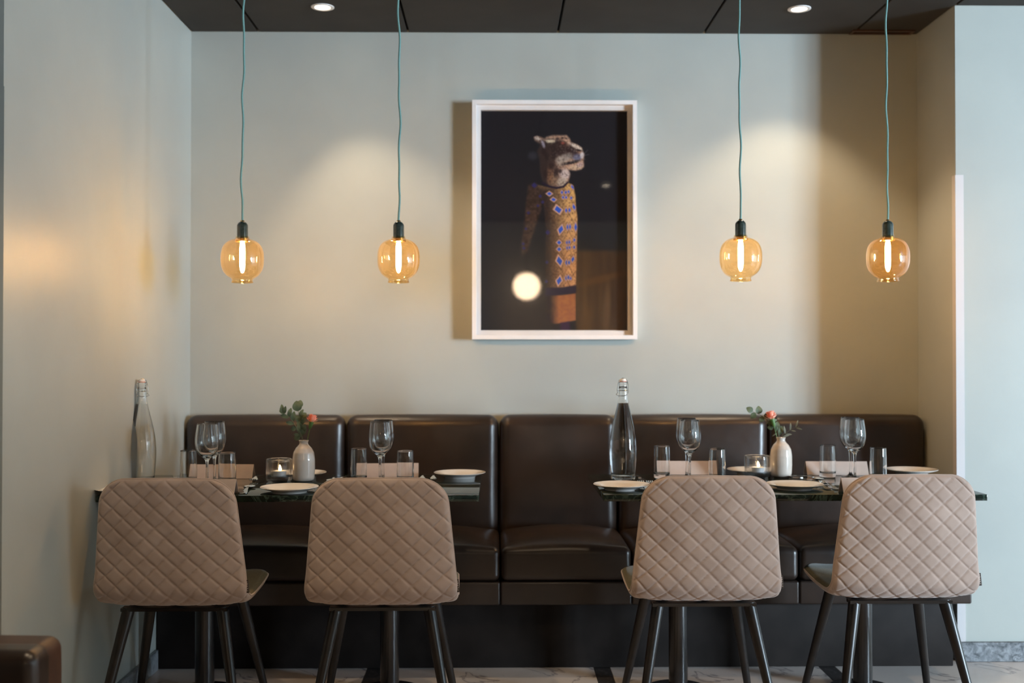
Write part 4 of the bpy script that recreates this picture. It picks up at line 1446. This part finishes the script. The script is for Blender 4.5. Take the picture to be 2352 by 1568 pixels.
# cutlery: local +y is the working end
def cutlery(kind):
    vs_, fs = [], []

    def bar(stations, th=0.0016):
        """stations: (y, half_w, z, x_offset)"""
        b0 = len(vs_)
        for (y, hw, z, xo) in stations:
            vs_.extend([(xo - hw, y, z), (xo + hw, y, z), (xo + hw, y, z + th), (xo - hw, y, z + th)])
        n = len(stations)
        for i in range(n - 1):
            a, b = b0 + 4 * i, b0 + 4 * (i + 1)
            for k in range(4):
                k2 = (k + 1) % 4
                fs.append((a + k, a + k2, b + k2, b + k))
        fs.append((b0 + 3, b0 + 2, b0 + 1, b0))
        e = b0 + 4 * (n - 1)
        fs.append((e, e + 1, e + 2, e + 3))
    handle = [(-0.095, 0.006, 0.002, 0), (-0.092, 0.0095, 0.002, 0), (-0.075, 0.0100, 0.003, 0), (-0.03, 0.0055, 0.007, 0), (0.02, 0.0034, 0.011, 0), (0.040, 0.0034, 0.010, 0)]
    if kind == 'fork':
        bar(handle + [(0.048, 0.0075, 0.007, 0), (0.058, 0.0118, 0.003, 0), (0.066, 0.0120, 0.002, 0)])
        for k in range(4):
            xo = (k - 1.5) * 0.0066
            bar([(0.064, 0.0020, 0.002, xo), (0.085, 0.0019, 0.003, xo), (0.104, 0.0013, 0.009, xo)], 0.0018)
    elif kind == 'knife':
        bar([(-0.095, 0.006, 0.0005, 0), (-0.09, 0.009, 0.0005, 0), (-0.02, 0.0075, 0.0005, 0), (0.012, 0.006, 0.0005, 0)], 0.006)
        bar([(0.010, 0.006, 0.0015, 0), (0.03, 0.010, 0.0010, 0.001), (0.09, 0.0105, 0.0005, 0.0012), (0.112, 0.005, 0.0005, -0.002)], 0.0016)
    else:
        bar(handle + [(0.045, 0.005, 0.008, 0)])
        # bowl
        b0 = len(vs_)
        nr, na = 5, 20
        for i in range(nr + 1):
            f = i / nr
            for j in range(na):
                a = 2 * math.pi * j / na
                vs_.append((0.0195 * f * math.cos(a), 0.070 + 0.029 * f * math.sin(a), 0.0005 + 0.0075 * f ** 2))
        for i in range(nr):
            for j in range(na):
                j2 = (j + 1) % na
                fs.append((b0 + i * na + j, b0 + i * na + j2, b0 + (i + 1) * na + j2, b0 + (i + 1) * na + j))
        n0 = len(vs_)
        for i in range(nr + 1):
            for j in range(na):
                x, y, z = vs_[b0 + i * na + j]
                vs_.append((x, y, z - 0.0004))
        for i in range(nr):
            for j in range(na):
                j2 = (j + 1) % na
                fs.append((n0 + i * na + j2, n0 + i * na + j, n0 + (i + 1) * na + j, n0 + (i + 1) * na + j2))
    return mesh_from(kind, vs_, fs, True, 40)


FORK, KNIFE, SPOON = cutlery('fork'), cutlery('knife'), cutlery('spoon')
CUT = {'fork': FORK, 'knife': KNIFE, 'spoon': SPOON}
PI = math.pi
# far settings point towards the viewer's right-hand rule reversed (rz = pi); x, y given for the centre of the piece
settings = [
    ('fork', 749, 3.90, 0.02, 'fork right of the front plate on the left table'),
    ('fork', 972, 4.17, PI, 'left of the two forks beside the left table end plate'),
    ('fork', 996, 4.17, PI + .03, 'right of the two forks beside the left table end plate'),
    ('fork', 592, 4.15, PI + .02, 'fork left of the candle, pointing at the viewer'),
    ('fork', 1480, 3.87, 0.0, 'fork nearest the plate below the clear bottle'),
    ('fork', 1502, 3.87, 0.02, 'fork second from the plate below the clear bottle'),
    ('fork', 1884, 3.86, 0.04, 'left fork under the tumbler right of the vase plate'),
    ('fork', 1905, 3.86, -0.02, 'right fork under the tumbler right of the vase plate'),
    ('knife', 553, 3.78, 0.25, 'knife right of the chair nearest the left wall'),
    ('spoon', 568, 3.78, 0.10, 'spoon right of the chair nearest the left wall'),
    ('spoon', 772, 4.11, PI - .1, 'left spoon behind the vase side of the left table'),
    ('spoon', 790, 4.12, PI - .1, 'right spoon beside the tumbler at the left table right end'),
    ('knife', 403, 4.13, PI + .3, 'knife left of the tumbler nearest the left wall'),
    ('knife', 1836, 4.12, PI + .45, 'knife right of the vase on the right table'),
    ('spoon', 1850, 4.13, PI + .4, 'spoon right of the vase on the right table'),
    ('knife', 1468, 4.14, PI + .1, 'knife between the clear bottle and its tumbler'),
    ('knife', 1926, 3.78, 0.25, 'knife at the left edge of the corner chair'),
]
for (kind, px, Y, rz, lab) in settings:
    p = at(px, 1100, Y)
    place_one(kind, CUT[kind], M['steel'], lab, kind, 'steel cutlery on the tables', (p.x, Y, TZ + 0.0002), rz)

# ------------------------------------------------------------------ leather armchair, lower left corner
ax1 = at(146, 1500, 2.61).x
az = at(40, 1454, 2.62).z
acx = at(84, 1530, 2.42).x - (ax1 - 0.38)
acz = at(40, 1497, 2.42).z
ar = thing('leather_armchair', 'worn brown leather armchair in the lower left corner', 'armchair', (ax1 - 0.38, 2.45, 0))
obj('back_frame', rounded_box('back_frame', -0.38, 0.38, 0.03, 0.17, 0.10, az, 0.03, 10, (0.004, 0.004, 0.006)), M['leather2'], ar)
obj('back_cushion', rounded_box('back_cushion', -0.32, acx, -0.04, 0.06, 0.33, acz, 0.03, 10, (0.0, 0.012, 0.004)), M['leather'], ar)
obj('seat_cushion', rounded_box('seat_cushion', -0.30, 0.30, -0.62, 0.03, 0.22, 0.36, 0.04, 8, (0, 0.01, 0.02)), M['leather2'], ar)
for sx in (-1, 1):
    obj('armrest', rounded_box('armrest', sx * 0.345 - 0.045, sx * 0.345 + 0.045, -0.62, 0.04, 0.10, 0.43, 0.03, 8, (0.004, 0.004, 0.006)), M['leather2'], ar)
    for y in (-0.56, 0.10):
        obj('foot', lathe('foot', [(0, 0), (0.018, 0), (0.024, 0.105), (0, 0.105)], 16), M['legwood'], ar, (sx * 0.33, y, 0))
obj('base', box_mesh('base', -0.30, 0.30, -0.60, 0.03, 0.10, 0.23, 0.01, 2), M['leather2'], ar)
